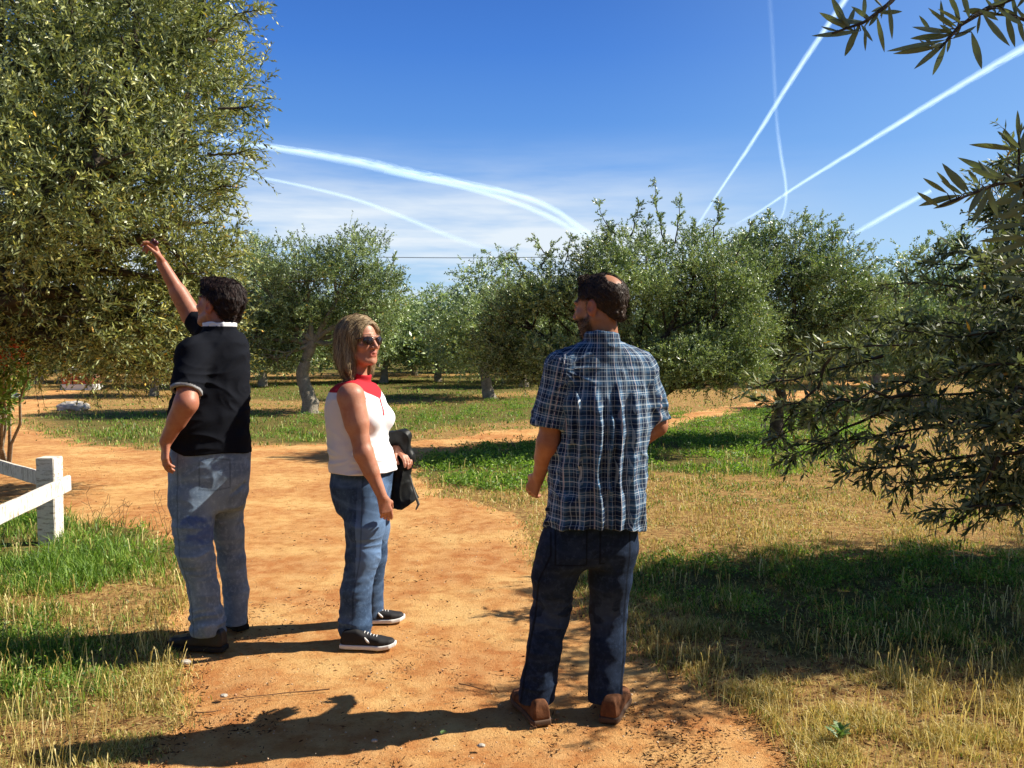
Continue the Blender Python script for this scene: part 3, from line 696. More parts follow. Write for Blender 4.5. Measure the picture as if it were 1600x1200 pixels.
# --- H: olive tree just outside the right edge, its low branches hang into view
bH = (6.7, 6.1)
blH = [(0.1, -0.4, 3.3, 1.7, 1.25, 1.2), (-0.7, -0.6, 2.3, 1.2, 0.9, .8), (0.9, 0.2, 2.5, 1.2, 1.2, .9), (-0.6, 0.3, 2.6, 1.2, .8, .9), (1.2, -.6, 3.4, 1.2, .9, .9), (-.5, -.9, 3.2, 1.0, .7, .8), blobpx(bH, 1625, 560, 5.2, 55, 120, .4), blobpx(bH, 1610, 330, 6.2, 62, 110, .5), blobpx(bH, 1600, 480, 6.0, 75, 90, .5), (0.1, -0.2, 2.5, 1.6, 1.2, .7), (-.9, -.3, 3.4, .9, .9, .7),
       blobpx(bH, 1640, 640, 4.6, 110, 130, .5), blobpx(bH, 1660, 420, 4.4, 100, 120, .5)]
shH = []
rH = np.random.default_rng(9)
for (a, b, Y0, Y1, c) in [((1440, 590), (1205, 690), 5.5, 5.7, 26), ((1400, 640), (1240, 715), 5.4, 5.5, 22), ((1380, 560), (1180, 610), 5.7, 5.9, 26), ((1640, 470), (1370, 450), 5.9, 6.0, 41), ((1650, 540), (1230, 560), 4.9, 5.2, 49), ((1660, 600), (1195, 640), 5.1, 5.3, 47), ((1650, 640), (1260, 700), 4.7, 5.1, 45), ((1640, 700), (1320, 745), 4.5, 4.7, 36), ((1660, 760), (1400, 760), 4.5, 4.7, 31), ((1650, 790), (1465, 800), 4.3, 4.3, 20), ((1650, 500), (1400, 520), 4.7, 4.9, 36), ((1650, 420), (1440, 420), 5.9, 6.0, 31), ((1650, 560), (1450, 600), 4.3, 4.5, 31), ((1660, 650), (1500, 680), 4.3, 4.3, 23), ((1660, 330), (1560, 380), 5.9, 6.0, 21), ((1660, 460), (1530, 470), 5.9, 6.0, 21), ((1300, 560), (1215, 690), 5.3, 5.3, 16), ((1420, 620), (1260, 640), 5.1, 5.1, 20), ((1560, 720), (1530, 820), 4.3, 4.3, 14), ((1420, 700), (1385, 740), 4.7, 4.7, 10), ((1640, 520), (1330, 500), 5.4, 5.5, 40), ((1640, 580), (1350, 610), 5.2, 5.3, 40), ((1640, 420), (1470, 400), 5.9, 6.0, 32), ((1640, 360), (1545, 330), 5.9, 6.0, 24), ((1640, 300), (1560, 250), 5.9, 6.0, 20), ((1640, 660), (1420, 650), 5.0, 5.0, 35), ((1640, 480), (1480, 560), 4.9, 4.9, 32), ((1640, 740), (1540, 780), 4.6, 4.6, 24)]:
    p, q = rel(bH, a[0], a[1], Y0), rel(bH, b[0], b[1], Y1)
    shH.append((*p, *q, c))
olive("olive_tree", "nearby olive tree at the right whose dark low branches hang in front of the orchard", bH, blH, (-0.1, 0, 1.5), 0.2, 61, 16000, 0.086, 0.0180, 0.25, 6, barkm=M_BARKD, matl=M_LEAF_SHADED, sdev=1.0, gap=.30, shoots=shH, droop=0.2)
# --- J: olive tree beside the photographer; two sprays of it hang in at the top right
bJ = np.array([3.3, 1.5, 0.0])
rJ = np.random.default_rng(77)
rootJ = empty("olive_tree", (bJ[0], bJ[1], 0), "closest olive tree, with single large dark leaves hanging against the sky at the top right", "olive tree")
partsJ = []
tqj = np.array([(0, 0, -0.1), (0.02, 0.03, .5), (-0.05, 0.05, 1.0), (0.0, 0.0, 1.5)]); v, fc = tube(tqj, [0.26, .19, .17, .15], 12); partsJ.append((v, fc))
PJ, DJ, LJ = [], [], []
def sprayJ(pts, rad, spacing, tl, seed, spread=0.8, from_trunk=None):
    """branch through photo points [(px,py,Y)], twigs every spacing m"""
    rr = np.random.default_rng(seed)
    p = np.array([PX(*q) for q in pts]) - bJ
    if from_trunk is not None: p = np.vstack([np.array([from_trunk]), p])
    t = np.linspace(0, len(p) - 1, len(p) * 6); ti = np.clip(t.astype(int), 0, len(p) - 2); f = (t - ti)[:, None]
    q = p[ti] * (1 - f) + p[ti + 1] * f
    partsJ.append(tube(q, np.linspace(rad, 0.0015, len(q)), 6))
    return q
# each entry: polyline of the thin stem in photo pixels with distance, then explicit side twigs
br1 = sprayJ([(1700, -60, 1.55), (1600, -12, 1.45), (1540, 15, 1.42), (1500, 40, 1.40), (1470, 75, 1.38)], 0.009, 0, 0, 1, from_trunk=(-0.05, 0, 1.45))
br2 = sprayJ([(1520, -90, 1.55), (1420, -30, 1.45), (1390, 5, 1.42), (1350, 35, 1.40), (1300, 52, 1.40)], 0.006, 0, 0, 2)
br3 = sprayJ([(1760, 200, 1.7), (1660, 262, 1.5), (1600, 278, 1.45), (1550, 290, 1.42), (1505, 308, 1.40), (1470, 322, 1.38)], 0.007, 0, 0, 3, from_trunk=(-0.08, 0.02, 1.2))
br4 = sprayJ([(1720, 60, 1.6), (1640, 60, 1.5), (1600, 30, 1.48), (1560, 22, 1.46)], 0.006, 0, 0, 4)
br5 = sprayJ([(1700, 330, 1.6), (1610, 330, 1.5), (1592, 280, 1.48), (1592, 220, 1.47)], 0.005, 0, 0, 5)
# leaves: (base px,py) (tip px,py) Y
LEAF = [((1345, 48), (1268, 56), 1.40), ((1335, 48), (1302, 32), 1.40), ((1330, 46), (1308, 14), 1.40), ((1322, 44), (1316, 18), 1.40), ((1338, 50), (1320, 88), 1.42), ((1352, 40), (1352, 80), 1.42), ((1350, 28), (1350, -8), 1.40),
        ((1372, 20), (1410, 18), 1.41), ((1388, 5), (1394, 62), 1.41), ((1370, 25), (1382, 82), 1.43), ((1362, 32), (1330, 10), 1.43), ((1380, 12), (1360, -10), 1.41),
        ((1480, 65), (1428, 108), 1.39), ((1478, 68), (1457, 118), 1.38), ((1470, 72), (1395, 84), 1.40), ((1478, 62), (1385, 80), 1.40), ((1485, 55), (1422, 60), 1.41), ((1490, 50), (1425, 42), 1.40), ((1492, 46), (1450, 12), 1.42), ((1495, 42), (1455, 20), 1.39), ((1488, 60), (1526, 40), 1.38),
        ((1500, 38), (1490, 8), 1.42), ((1515, 30), (1500, -20), 1.40), ((1518, 50), (1534, 108), 1.37), ((1536, 22), (1578, 72), 1.38), ((1505, 38), (1465, 14), 1.36), ((1530, 15), (1560, 32), 1.37), ((1572, 20), (1586, 74), 1.42), ((1560, 14), (1600, 40), 1.40),
        ((1545, 8), (1575, 0), 1.42), ((1500, 28), (1480, -14), 1.38), ((1460, 80), (1436, 62), 1.40), ((1520, 26), (1545, 14), 1.44), ((1590, 25), (1600, 66), 1.44), ((1475, 40), (1470, 0), 1.44), ((1455, 50), (1436, 24), 1.43),
        ((1500, 305), (1435, 322), 1.39), ((1505, 305), (1470, 282), 1.40), ((1480, 302), (1442, 278), 1.39), ((1490, 300), (1463, 268), 1.40), ((1510, 302), (1472, 255), 1.38), ((1515, 300), (1480, 262), 1.41), ((1512, 306), (1458, 326), 1.40),
        ((1540, 292), (1513, 334), 1.41), ((1560, 280), (1514, 262), 1.41), ((1570, 278), (1496, 246), 1.43), ((1550, 290), (1518, 352), 1.43), ((1562, 285), (1600, 278), 1.40), ((1530, 288), (1512, 265), 1.42),
        ((1590, 235), (1514, 226), 1.46), ((1588, 238), (1568, 200), 1.47), ((1592, 220), (1590, 172), 1.47), ((1594, 232), (1570, 208), 1.45), ((1590, 245), (1564, 250), 1.46), ((1592, 258), (1567, 268), 1.46), ((1592, 262), (1625, 240), 1.47), ((1596, 205), (1615, 180), 1.47),
        ((1600, 290), (1575, 330), 1.45), ((1605, 300), (1552, 275), 1.46), ((1600, 310), (1545, 320), 1.46), ((1604, 320), (1560, 345), 1.46), ((1600, 335), (1548, 338), 1.47), ((1605, 350), (1534, 357), 1.50), ((1605, 370), (1528, 377), 1.50), ((1603, 380), (1550, 395), 1.52), ((1600, 400), (1560, 425), 1.52),
        ((1608, 360), (1575, 320), 1.5), ((1610, 390), (1570, 360), 1.52), ((1610, 300), (1590, 345), 1.48), ((1606, 270), (1575, 296), 1.48), ((1608, 410), (1566, 405), 1.53), ((1610, 430), (1575, 450), 1.55), ((1612, 440), (1560, 432), 1.55)]
br6 = sprayJ([(1700, 470, 1.7), (1612, 440, 1.56), (1604, 380, 1.52), (1603, 340, 1.48), (1604, 290, 1.47)], 0.006, 0, 0, 6)
def to_px(P):
    dx, dy, dz = P[0], P[1], P[2] - CAMH
    fw = dy * _c - dz * _s; up = dy * _s + dz * _c
    return (800 + FPX * dx / fw, 600 - FPX * up / fw)
for q_ in (br1, br2, br3, br4, br5, br6):       # fill the stems with more leaves
    for _ in range(13):
        i_ = rJ.integers(len(q_) // 3, len(q_)); b_ = q_[i_] + bJ; tdir = nrm(q_[min(i_ + 1, len(q_) - 1)] - q_[i_ - 1])
        e_ = b_ + nrm(tdir * .9 + rJ.normal(0, .65, 3) * [1, .5, 1]) * rJ.uniform(.030, .058)
        LEAF.append((to_px(b_ + tdir * .004), to_px(e_), b_[1]))
LV, LF4, LF3, LT = [], [], [], []
stems = np.concatenate([br1, br2, br3, br4, br5, br6]) + bJ
for k, (a, b, Y) in enumerate(LEAF):
    A = PX(a[0], a[1], Y); B = PX(b[0], b[1], Y + rJ.uniform(-0.012, 0.012))
    j = np.argmin(np.linalg.norm(stems - A, axis=1)); st = stems[j]
    # petiole from the stem to the leaf base
    partsJ.append(tube(np.array([st, (st + A) / 2 + [0, 0, 0.002], A]) - bJ, [0.0014, 0.0011, 0.0009], 4))
    ld = B - A; l = np.linalg.norm(ld); ld /= l
    view = nrm((A - np.array([0, 0, CAMH]))); wd = nrm(np.cross(ld, view)); nor = np.cross(wd, ld)
    roll = rJ.uniform(-0.9, 0.9); wd, nor = wd * math.cos(roll) + nor * math.sin(roll), nor * math.cos(roll) - wd * math.sin(roll)
    w = min(0.0105, l * 0.19) * rJ.uniform(0.85, 1.15); cv = rJ.uniform(-0.1, 0.15)
    def at(u, s): return A + ld * l * u - nor * l * cv * u * (1 - u) + wd * w * s + nor * w * abs(s) * 0.3
    o_ = sum(len(q) for q in LV)
    prof = [(0.0, 0.05), (0.12, .22), (0.28, .40), (0.48, .5), (0.68, .43), (0.84, .27), (0.94, .12), (1.0, 0.01)]
    vv = np.array([at(u, s_) for u, h_ in prof for s_ in (h_, 0, -h_)])
    LV.append(vv)
    for r in range(7):
        for c in range(2):
            q0 = o_ + r * 3 + c; LF4.append((q0, q0 + 3, q0 + 4, q0 + 1))
    LT += [float(np.clip(rJ.normal(0.35, 0.12), 0, 0.9))] * len(vv)
LVa = np.concatenate(LV) - bJ
# the rest of this crown stands to the right of the photographer, out of the picture
nT = 2200
d = nrm(rJ.normal(size=(nT, 3))); P = np.array([-0.35, 0.05, 3.55]) + d * np.array([1.35, 1.2, 0.85]) * (rJ.random(nT) ** 0.4)[:, None]
V, F, T, SV, SF = leaves_on_twigs(P, nrm(d * .5 + rJ.normal(0, .5, (nT, 3))), rJ.uniform(.2, .35, nT), 7, 0.062, 0.0145, rJ, 0.2)
for k in range(7):
    e = P[rJ.integers(0, nT)]; partsJ.append(tube(curve3((0, 0, 1.45), e, (0, 0, .1), 6, rJ, .02), np.linspace(0.07, 0.012, 6), 6))
VV, FF = join(partsJ); mesh_np("trunk", VV, FF, M_BARKD, rootJ, smooth=True)
nL = len(LVa)
mesh_np("crown", np.concatenate([LVa, V]), [np.array(LF4), F + nL], M_LEAF_SHADED, rootJ, attrs={"tint": np.concatenate([np.array(LT), T])})

# ------------------------------------------------------------------ contrails: flat ribbons of ice cloud at 6 km
def cirrus_mat(name, dens, seed):
    m = NM(name)
    u = m.attr("u"); v = m.attr("v"); dn = m.attr("dens")
    cb = m.n("CombineXYZ"); m.set(cb, 0, m.math('MULTIPLY', v, 0.9)); m.set(cb, 1, m.math('MULTIPLY', u, 1.4)); m.set(cb, 2, seed)
    n1 = m.noise(cb.outputs[0], 2.2, 6, 0.62, 0.4)
    edge = m.math('SUBTRACT', 1.0, m.math('POWER', m.math('ABSOLUTE', m.math('ADD', u, m.math('MULTIPLY', m.math('SUBTRACT', n1, 0.5), 0.9))), 1.0))
    a = m.math('MULTIPLY', m.math('MAXIMUM', edge, 0.0), m.rng(n1, 0.15, 0.62, 0.35, 1.0))
    a = m.math('MULTIPLY', m.math('MULTIPLY', a, dn), dens * .82, True)
    d = m.n("BsdfTranslucent"); m.set(d, 'Color', (0.44, 0.54, 0.60)); d2 = m.n("BsdfDiffuse"); m.set(d2, 'Color', (0.44, 0.54, 0.60))
    ad = m.n("AddShader"); m.t.links.new(d.outputs[0], ad.inputs[0]); m.t.links.new(d2.outputs[0], ad.inputs[1])
    tr = m.n("BsdfTransparent"); mx = m.n("MixShader"); m.set(mx, 0, a)
    m.t.links.new(tr.outputs[0], mx.inputs[1]); m.t.links.new(ad.outputs[0], mx.inputs[2]); m.t.links.new(mx.outputs[0], m.out.inputs['Surface'])
    return m.m
ALT = 6000.0
def at_alt(px, py, alt=ALT):
    rx = (px - 800.0) / FPX; uy = (600.0 - py) / FPX
    dy = _c + uy * _s; dz = -_s + uy * _c; t = (alt - CAMH) / dz
    return np.array([rx * t, dy * t, alt])
def contrail(pts, label, dens, seed, alt=ALT):
    """pts: (px,py,half width px,density)"""
    pts = np.array(pts, float); n = 70
    t = np.linspace(0, len(pts) - 1, n); i = np.clip(t.astype(int), 0, len(pts) - 2); f = (t - i)[:, None]
    # Catmull-Rom
    pp = np.vstack([2 * pts[0] - pts[1], pts, 2 * pts[-1] - pts[-2]])
    a, b, c, d = pp[i], pp[i + 1], pp[i + 2], pp[i + 3]
    q = 0.5 * (2 * b + (c - a) * f + (2 * a - 5 * b + 4 * c - d) * f ** 2 + (3 * b - a - 3 * c + d) * f ** 3)
    tg = nrm(np.gradient(q[:, :2], axis=0)); nn = np.stack([-tg[:, 1], tg[:, 0]], -1)
    V, U, VV, DD = [], [], [], []
    acc = np.concatenate([[0], np.cumsum(np.linalg.norm(np.diff(q[:, :2], axis=0), axis=1))])
    for k in range(n):
        for j, s in enumerate((-1, -.5, 0, .5, 1)):
            e = q[k, :2] + nn[k] * s * q[k, 2] * 0.66
            V.append(at_alt(e[0], e[1], alt)); U.append(s); VV.append(acc[k] / 45.0); DD.append(max(q[k, 3], 0))
    F = [(k * 5 + j, k * 5 + j + 1, k * 5 + j + 6, k * 5 + j + 5) for k in range(n - 1) for j in range(4)]
    o = mesh_np("contrail", np.array(V), np.array(F), cirrus_mat("contrail_mat", dens, seed), attrs={"u": U, "v": VV, "dens": DD})
    return tag(o, label, "contrail", "contrails crossing the blue sky")
contrail([(300, 212, 7, .4), (350, 220, 8, .8), (450, 234, 11, 1), (560, 253, 14, 1), (650, 273, 15, 1), (740, 290, 11, .9), (820, 308, 9, .9), (870, 330, 9, .8), (905, 355, 9, .7), (965, 388, 9, .3)], "broad white contrail curving down from the big left tree", 1.0, 3.1)
contrail([(600, 268, 6, .3), (680, 283, 7, .8), (760, 302, 8, .9), (820, 322, 8, .9), (865, 342, 9, .8), (910, 366, 10, .5), (950, 385, 10, .2)], "lower white strand splitting off beneath the broad contrail", 0.9, 7.7, ALT * .99)
contrail([(330, 262, 3, .6), (380, 272, 4, .8), (470, 290, 5, .8), (560, 313, 6, .8), (640, 343, 7, .75), (700, 368, 8, .5), (780, 396, 9, .15)], "thin faint contrail below the broad one at left", 0.75, 12.3)
contrail([(1330, -14, 10, 1), (1300, 30, 9, 1), (1240, 120, 8, 1), (1180, 215, 6, 1), (1120, 305, 4, .8), (1080, 368, 4, .3)], "steep straight white contrail rising to the top edge left of the hanging leaves", 1.0, 17.9)
contrail([(1640, 52, 13, 1), (1560, 98, 11, 1), (1460, 158, 9, 1), (1350, 226, 7, 1), (1250, 288, 5, .9), (1190, 328, 4, .6), (1150, 350, 4, .2)], "long diagonal white contrail from the right edge down to the orchard", 1.0, 23.3, ALT * .985)
contrail([(1202, -14, 8, .10), (1208, 80, 7, .16), (1213, 180, 6, .25), (1220, 240, 6, .6), (1228, 290, 5, .8), (1226, 325, 4, .6), (1216, 350, 4, .2)], "faint upright wavy contrail crossing the long diagonal one", 0.8, 29.0, ALT * 1.01)
contrail([(1455, 298, 7, .8), (1410, 322, 8, .9), (1370, 345, 8, .9), (1335, 365, 7, .5)], "short thick contrail low at right below the hanging leaves", 0.95, 33.0)

# ------------------------------------------------------------------ fence
M = NM("white_paint_wood"); co = M.coord(); mpn = M.n("Mapping"); M.set(mpn, 'Vector', co); M.set(mpn, 'Scale', (14, 14, 3))
na = M.noise(mpn.outputs[0], 3, 6, 0.7); nb = M.noise(co, 40, 4, 0.7)
c = M.mix(M.rng(na, 0.52, 0.66), (0.74, 0.69, 0.60), (0.30, 0.22, 0.15)); c = M.mix(M.rng(nb, 0.55, 0.75, 0, .7), c, (0.25, 0.2, 0.15))
M_WOOD = M.pbr(c, 0.75, 0.25, M.bump(M.math('ADD', na, nb), 0.5, 0.004))
def box_between(a, b, w, h, name, parent, bev=0.006, roll=0):
    """plank from a to b; w horizontal thickness, h vertical; bevelled"""
    a, b = Vector(a), Vector(b); d = (b - a); L = d.length
    import bmesh
    bm = bmesh.new(); bmesh.ops.create_cube(bm, size=1.0)
    for v in bm.verts: v.co = Vector((v.co.x * L, v.co.y * w, v.co.z * h))
    bmesh.ops.subdivide_edges(bm, edges=[e for e in bm.edges if abs((e.verts[0].co - e.verts[1].co).x) > L * .5], cuts=10)
    for v in bm.verts: v.co += Vector((0, RNG.normal(0, 0.0012), RNG.normal(0, 0.0015)))
    bmesh.ops.bevel(bm, geom=[e for e in bm.edges if e.is_boundary or len(e.link_faces) == 2 and e.calc_face_angle(0) > 1.2], offset=bev, segments=2, affect='EDGES')
    me = bpy.data.meshes.new(name); bm.to_mesh(me); bm.free(); me.materials.append(M_WOOD)
    o = bpy.data.objects.new(name, me); COL.objects.link(o); o.parent = parent
    o.location = (a + b) / 2; o.rotation_euler = d.to_track_quat('X', 'Z').to_euler()
    return o
fp = GP(80, 850); fz0 = 0.0
fr = empty("fence", (fp[0], fp[1], 0), "low white painted wooden fence meeting at a square corner post in the grass", "fence")
def fl(p): return (p[0] - fp[0], p[1] - fp[1], p[2])
po = box_between((0, 0, -0.12), (0, 0, PX(80, 714, fp[1])[2]), 0.135, 0.135, "post", fr)
rA = PX(100, 754, fp[1] - 0.06); rB = PX(-14, 806, 5.25); dA = (rB - rA)
rA2 = rA + np.array([0.05, -0.05, 0]); far = rA2 + dA * 1.9
box_between(fl(rA2 - dA * 0.03), fl(far), 0.035, 0.115, "rail", fr)
rC = PX(66, 748, fp[1] + 0.02); rD = PX(-60, 712, 7.7)
box_between(fl(rC + np.array([-.02, .02, 0])), fl(rC + (rD - rC) * 1.6), 0.035, 0.11, "rail", fr)
for q in (far + dA * 0.0, rC + (rD - rC) * 1.6):
    box_between(fl((q[0] - .06, q[1] + .03, -0.1)), fl((q[0] - .06, q[1] + .03, 0.66)), 0.13, 0.13, "post", fr)

# ------------------------------------------------------------------ utility poles and the wire
M_CON = NM("pole_wood").pbr((0.22, 0.19, 0.16), 0.9, 0.1)
ends = [PX(590, 404, 60.0), PX(1010, 400, 60.0)]
for k, e in enumerate(ends):
    r0 = empty("utility_pole", (e[0], e[1], 0), "utility pole hidden behind the crooked pale trunk olive tree" if k == 0 else "utility pole hidden behind the broad olive tree", "utility pole", "poles carrying the wire")
    V, F = tube([(0, 0, -.3), (0, 0, e[2] * .5), (0, 0, e[2])], [0.11, .095, .08], 10); mesh_np("post", V, F, M_CON, r0, smooth=True)
    V, F = tube([(0, -.1, e[2] - .35), (0, .1, e[2] - .35)], [0.05, .05], 4)
    V, F = tube([(0, 0, e[2] - .02), (0, 0, e[2] + .12)], [0.05, .03], 8); mesh_np("insulator", V, F, M_CON, r0, smooth=True)
n = 24; t = np.linspace(0, 1, n)[:, None]; wpts = (1 - t) * ends[0] + t * ends[1]; wpts[:, 2] -= 4 * 0.12 * (t * (1 - t))[:, 0]
wpts[:, 2] += .1
V, F = tube(wpts, np.full(n, 0.022), 6)
o = mesh_np("power_line", V, F, NM("wire_mat").pbr((0.05, 0.05, 0.055), 0.6, 0.3), smooth=True); tag(o, "thin dark wire running level across the pale sky above the woman", "cable")

# ------------------------------------------------------------------ left background: brick trough, stone, shrub, posts
M = NM("terracotta"); co = M.coord(); bk = M.n("TexBrick"); M.set(bk, 'Vector', co); M.set(bk, 'Scale', 4.0); M.set(bk, 'Color1', (0.55, 0.14, 0.06)); M.set(bk, 'Color2', (0.42, 0.10, 0.05)); M.set(bk, 'Mortar', (0.45, 0.36, 0.28))
M_BRICK = M.pbr(bk.outputs[0], 0.85, 0.1)
M_WHITE = NM("whitewash").pbr((0.74, 0.72, 0.68), 0.8, 0.2)
bp = GP(128, 609)
tr0 = empty("brick_trough", (bp[0], bp[1], 0), "low red brick trough on a white base beyond the lane at the left", "trough")
s = bp[1] / FPX
def simple_box(name, c, sz, mat, parent, bev=0.02):
    import bmesh
    bm = bmesh.new(); bmesh.ops.create_cube(bm, size=1.0)
    for v in bm.verts: v.co = Vector((v.co.x * sz[0], v.co.y * sz[1], v.co.z * sz[2]))
    bmesh.ops.bevel(bm, geom=bm.edges[:], offset=bev, segments=2, affect='EDGES')
    me = bpy.data.meshes.new(name); bm.to_mesh(me); bm.free(); me.materials.append(mat)
    o = bpy.data.objects.new(name, me); COL.objects.link(o); o.parent = parent; o.location = c; return o
simple_box("base", (0, 0, 0.09), (52 * s, 0.7, 0.22), M_WHITE, tr0)
simple_box("wall", (0, -.25, 0.37), (50 * s, 0.14, 0.34), M_BRICK, tr0); simple_box("wall", (0, .25, 0.37), (50 * s, 0.14, 0.34), M_BRICK, tr0)
simple_box("wall", (-25 * s + .08, 0, 0.37), (0.13, 0.36, 0.34), M_BRICK, tr0); simple_box("wall", (25 * s - .08, 0, 0.37), (0.13, 0.36, 0.34), M_BRICK, tr0)
wp = GP(113, 606)
tap = empty("water_tap", (wp[0], wp[1], 0), "small white standpipe with a cross bar beside the brick trough", "tap")
simple_box("post", (0, 0, 0.35), (0.09, 0.09, 0.8), M_WHITE, tap, .01); simple_box("bar", (0, -.01, 0.66), (0.42, 0.07, 0.07), M_WHITE, tap, .01)
# whitish boulder by the lane
def boulder(name, px, py, sx, sy, sz, mat, label, seed):
    p = GP(px, py); u = np.linspace(0, np.pi, 22); v = np.linspace(0, 2 * np.pi, 34)[:-1]
    U, Vv = np.meshgrid(u, v, indexing='ij'); q = np.stack([np.sin(U) * np.cos(Vv), np.sin(U) * np.sin(Vv), np.cos(U)], -1).reshape(-1, 3)
    r = 0.75 + 0.6 * fbm(q * 2.1 + seed, seed, 4); q = q * r[:, None] * np.array([sx, sy, sz])
    F = [(i * 33 + j, i * 33 + (j + 1) % 33, (i + 1) * 33 + (j + 1) % 33, (i + 1) * 33 + j) for i in range(21) for j in range(33)]
    o = mesh_np(name, q, np.array(F), mat, smooth=True, loc=(p[0], p[1], sz * .45)); return tag(o, label, "rock")
M = NM("pale_rock"); co = M.coord(); M_ROCK = M.pbr(M.ramp(M.noise(co, 6, 6, .7), [(0.3, (.22, .2, .17)), (0.55, (.50, .45, .38)), (.8, (.66, .60, .52))]), .9, .1, M.bump(M.noise(co, 14, 5, .7), .7, .03))
boulder("boulder", 116, 641, 0.36, 0.26, 0.14, M_ROCK, "pale boulder lying at the bend of the lane at the left", 4)
boulder("boulder", 12, 622, 0.42, 0.22, 0.10, M_ROCK, "flat pale stone under the red flowered shrub at the left edge", 9)
# shrub with large pale leaves and red flowers leaning in from the left
sp = np.array([-6.3, 10.4, 0.0]); rS = np.random.default_rng(15)
sr = empty("flowering_shrub", tuple(sp), "leafy shrub with red flowers leaning in at the left edge under the big olive tree", "shrub")
partsS = []; LP_, LD_, LL_ = [], [], []
for k in range(26):
    e = PX(rS.uniform(-60, 58), rS.uniform(478, 606), 9.0 + rS.uniform(-.5, .9)) - sp
    c_ = curve3((rS.normal(0, .1), rS.normal(0, .1), 0), e, (0, 0, .5), 8, rS, .02); partsS.append(tube(c_, np.linspace(.022, .005, 8), 5))
    for _ in range(16):
        i_ = rS.integers(3, 8); LP_.append(c_[i_] + rS.normal(0, .05, 3)); LD_.append(rS.normal(0, .5, 3) + nrm(e) * .4 + [0, 0, .4]); LL_.append(rS.uniform(.12, .25))
V, F = join(partsS); mesh_np("stem", V, F, M_BARK, sr, smooth=True)
V, F, T, SV, SF = leaves_on_twigs(np.array(LP_), np.array(LD_), np.array(LL_), 4, 0.13, 0.038, rS, .1)
M_SHR = leafmat("shrub_leaf", stops=[(0, (.05, .10, .02)), (.5, (.14, .24, .05)), (1, (.34, .42, .14))], trans=.35)
mesh_np("foliage", V, F, M_SHR, sr, attrs={"tint": T})
fl_n = 300; cF = np.array([PX(*q) - sp for q in ((8, 545, 8.6), (20, 535, 8.6), (2, 560, 8.6), (30, 552, 8.7), (-10, 530, 8.7))])
pf = cF[rS.integers(0, 5, fl_n)] + rS.normal(0, .05, (fl_n, 3))
V, F, t = scatter_leaves(pf[:, 0], pf[:, 1], pf[:, 2], rS.uniform(.02, .055, fl_n), rS.uniform(.01, .03, fl_n), rS.random(fl_n), .5)
mesh_np("blossom", V, F, leafmat("petal", stops=[(0, (.45, .05, .02)), (1, (.75, .20, .10))], trans=.3), sr, attrs={"tint": t})

# ------------------------------------------------------------------ small things on the ground
def gpt(px, py): q = GP(px, py); return np.array([q[0], q[1], float(hgt(np.array([q[0]], np.float32), np.array([q[1]], np.float32))[0])])
rT = np.random.default_rng(31)
def rosette(name, px, py, n, L, wd, rise, mat, label, cat, seed, lobes=True):
    g = np.random.default_rng(seed); V, F, T = [], [], []; o = 0
    for k in range(n):
        a = k * 2.4 + g.normal(0, .2); el = rise * g.uniform(.7, 1.1); d = np.array([math.cos(a) * math.cos(el), math.sin(a) * math.cos(el), math.sin(el)]); s_ = nrm(np.cross(d, [0, 0, 1])); up = np.cross(s_, d); l = L * g.uniform(.6, 1.1)
        m_ = 15; base = np.array([0, 0, .01 + .5 * L * (k / n) * (rise > .8)])
        for i in range(m_ + 1):
            t = i / m_; w = wd * math.sin(math.pi * min(1, t * .92 + .06)) * (1.25 if (i % 2 or not lobes) else .40); c = base + d * l * t - np.array([0, 0, 1]) * l * .35 * t * t
            V += [c + s_ * w + up * .003 * (i % 2), c - up * w * .15, c - s_ * w + up * .003 * (i % 2)]; T += [np.clip(g.normal(.55, .1), 0, 1)] * 3
            if i < m_:
                q = o + i * 3; F += [(q, q + 3, q + 4, q + 1), (q + 1, q + 4, q + 5, q + 2)]
        o += (m_ + 1) * 3
    ob = mesh_np(name, np.array(V), np.array(F), mat, attrs={"tint": np.array(T)}, loc=tuple(gpt(px, py))); return tag(ob, label, cat)
M_THI = leafmat("thistle_leaf", stops=[(0, (.04, .09, .03)), (.5, (.12, .21, .07)), (1, (.34, .42, .22))], trans=.3)
rosette("thistle", 1312, 1165, 15, .085, .014, 1.15, M_THI, "upright jagged green thistle in the dry grass near the bottom right corner", "thistle", 3)
rosette("seedling", 693, 1142, 6, .020, .005, .5, M_THI, "tiny green seedling on the dirt left of the brown shoes", "seedling", 8, False)
rosette("seedling", 1128, 880, 10, .05, .010, .8, M_THI, "small green weed in the shade to the right of the dark jeans", "seedling", 12, True)
M_TW = NM("dry_twig").pbr((.16, .09, .05), .9, .1)
def twig(pts, r, label):
    P = np.array([gpt(*q) + [0, 0, r * .7] for q in pts]); c = P[0].copy(); V, F = tube(curve3(P[0] - c, P[-1] - c, ((P[1] - (P[0] + P[-1]) / 2)) * [1, 1, 0], 7, rT, .001), np.linspace(r, r * .5, 7), 6)
    o = mesh_np("twig", V, F, M_TW, smooth=True, loc=tuple(c)); tag(o, label, "twig")
twig([(717, 1063), (735, 1066), (757, 1071)], .0032, "short dry twig on the dirt between the woman and the brown shoes")
twig([(515, 1076), (420, 1083), (335, 1092)], .0028, "long thin strip modelled for a branch shadow, above the shadow of the plaid man")  # a branch shadow on the dirt, modelled as a thin dark tube
twig([(305, 1110), (325, 1112), (342, 1108)], .0035, "short crooked twig lying in the shadow of the plaid man")
def stones():
    for (px, py, r, lab) in [(752, 1166, .011, "pale pinkish pebble on the dirt below the seedling"), (585, 1158, .009, "white pebble at the lower rim of the plaid man's shadow"), (350, 1088, .012, "cream pebble above the shadow of the plaid man"), (290, 1036, .018, "flat pale stone at the toe of the black shoes")]:
        boulder("pebble", px, py, r * 1.3, r, r * .6, M_ROCK, lab, int(px))
stones()
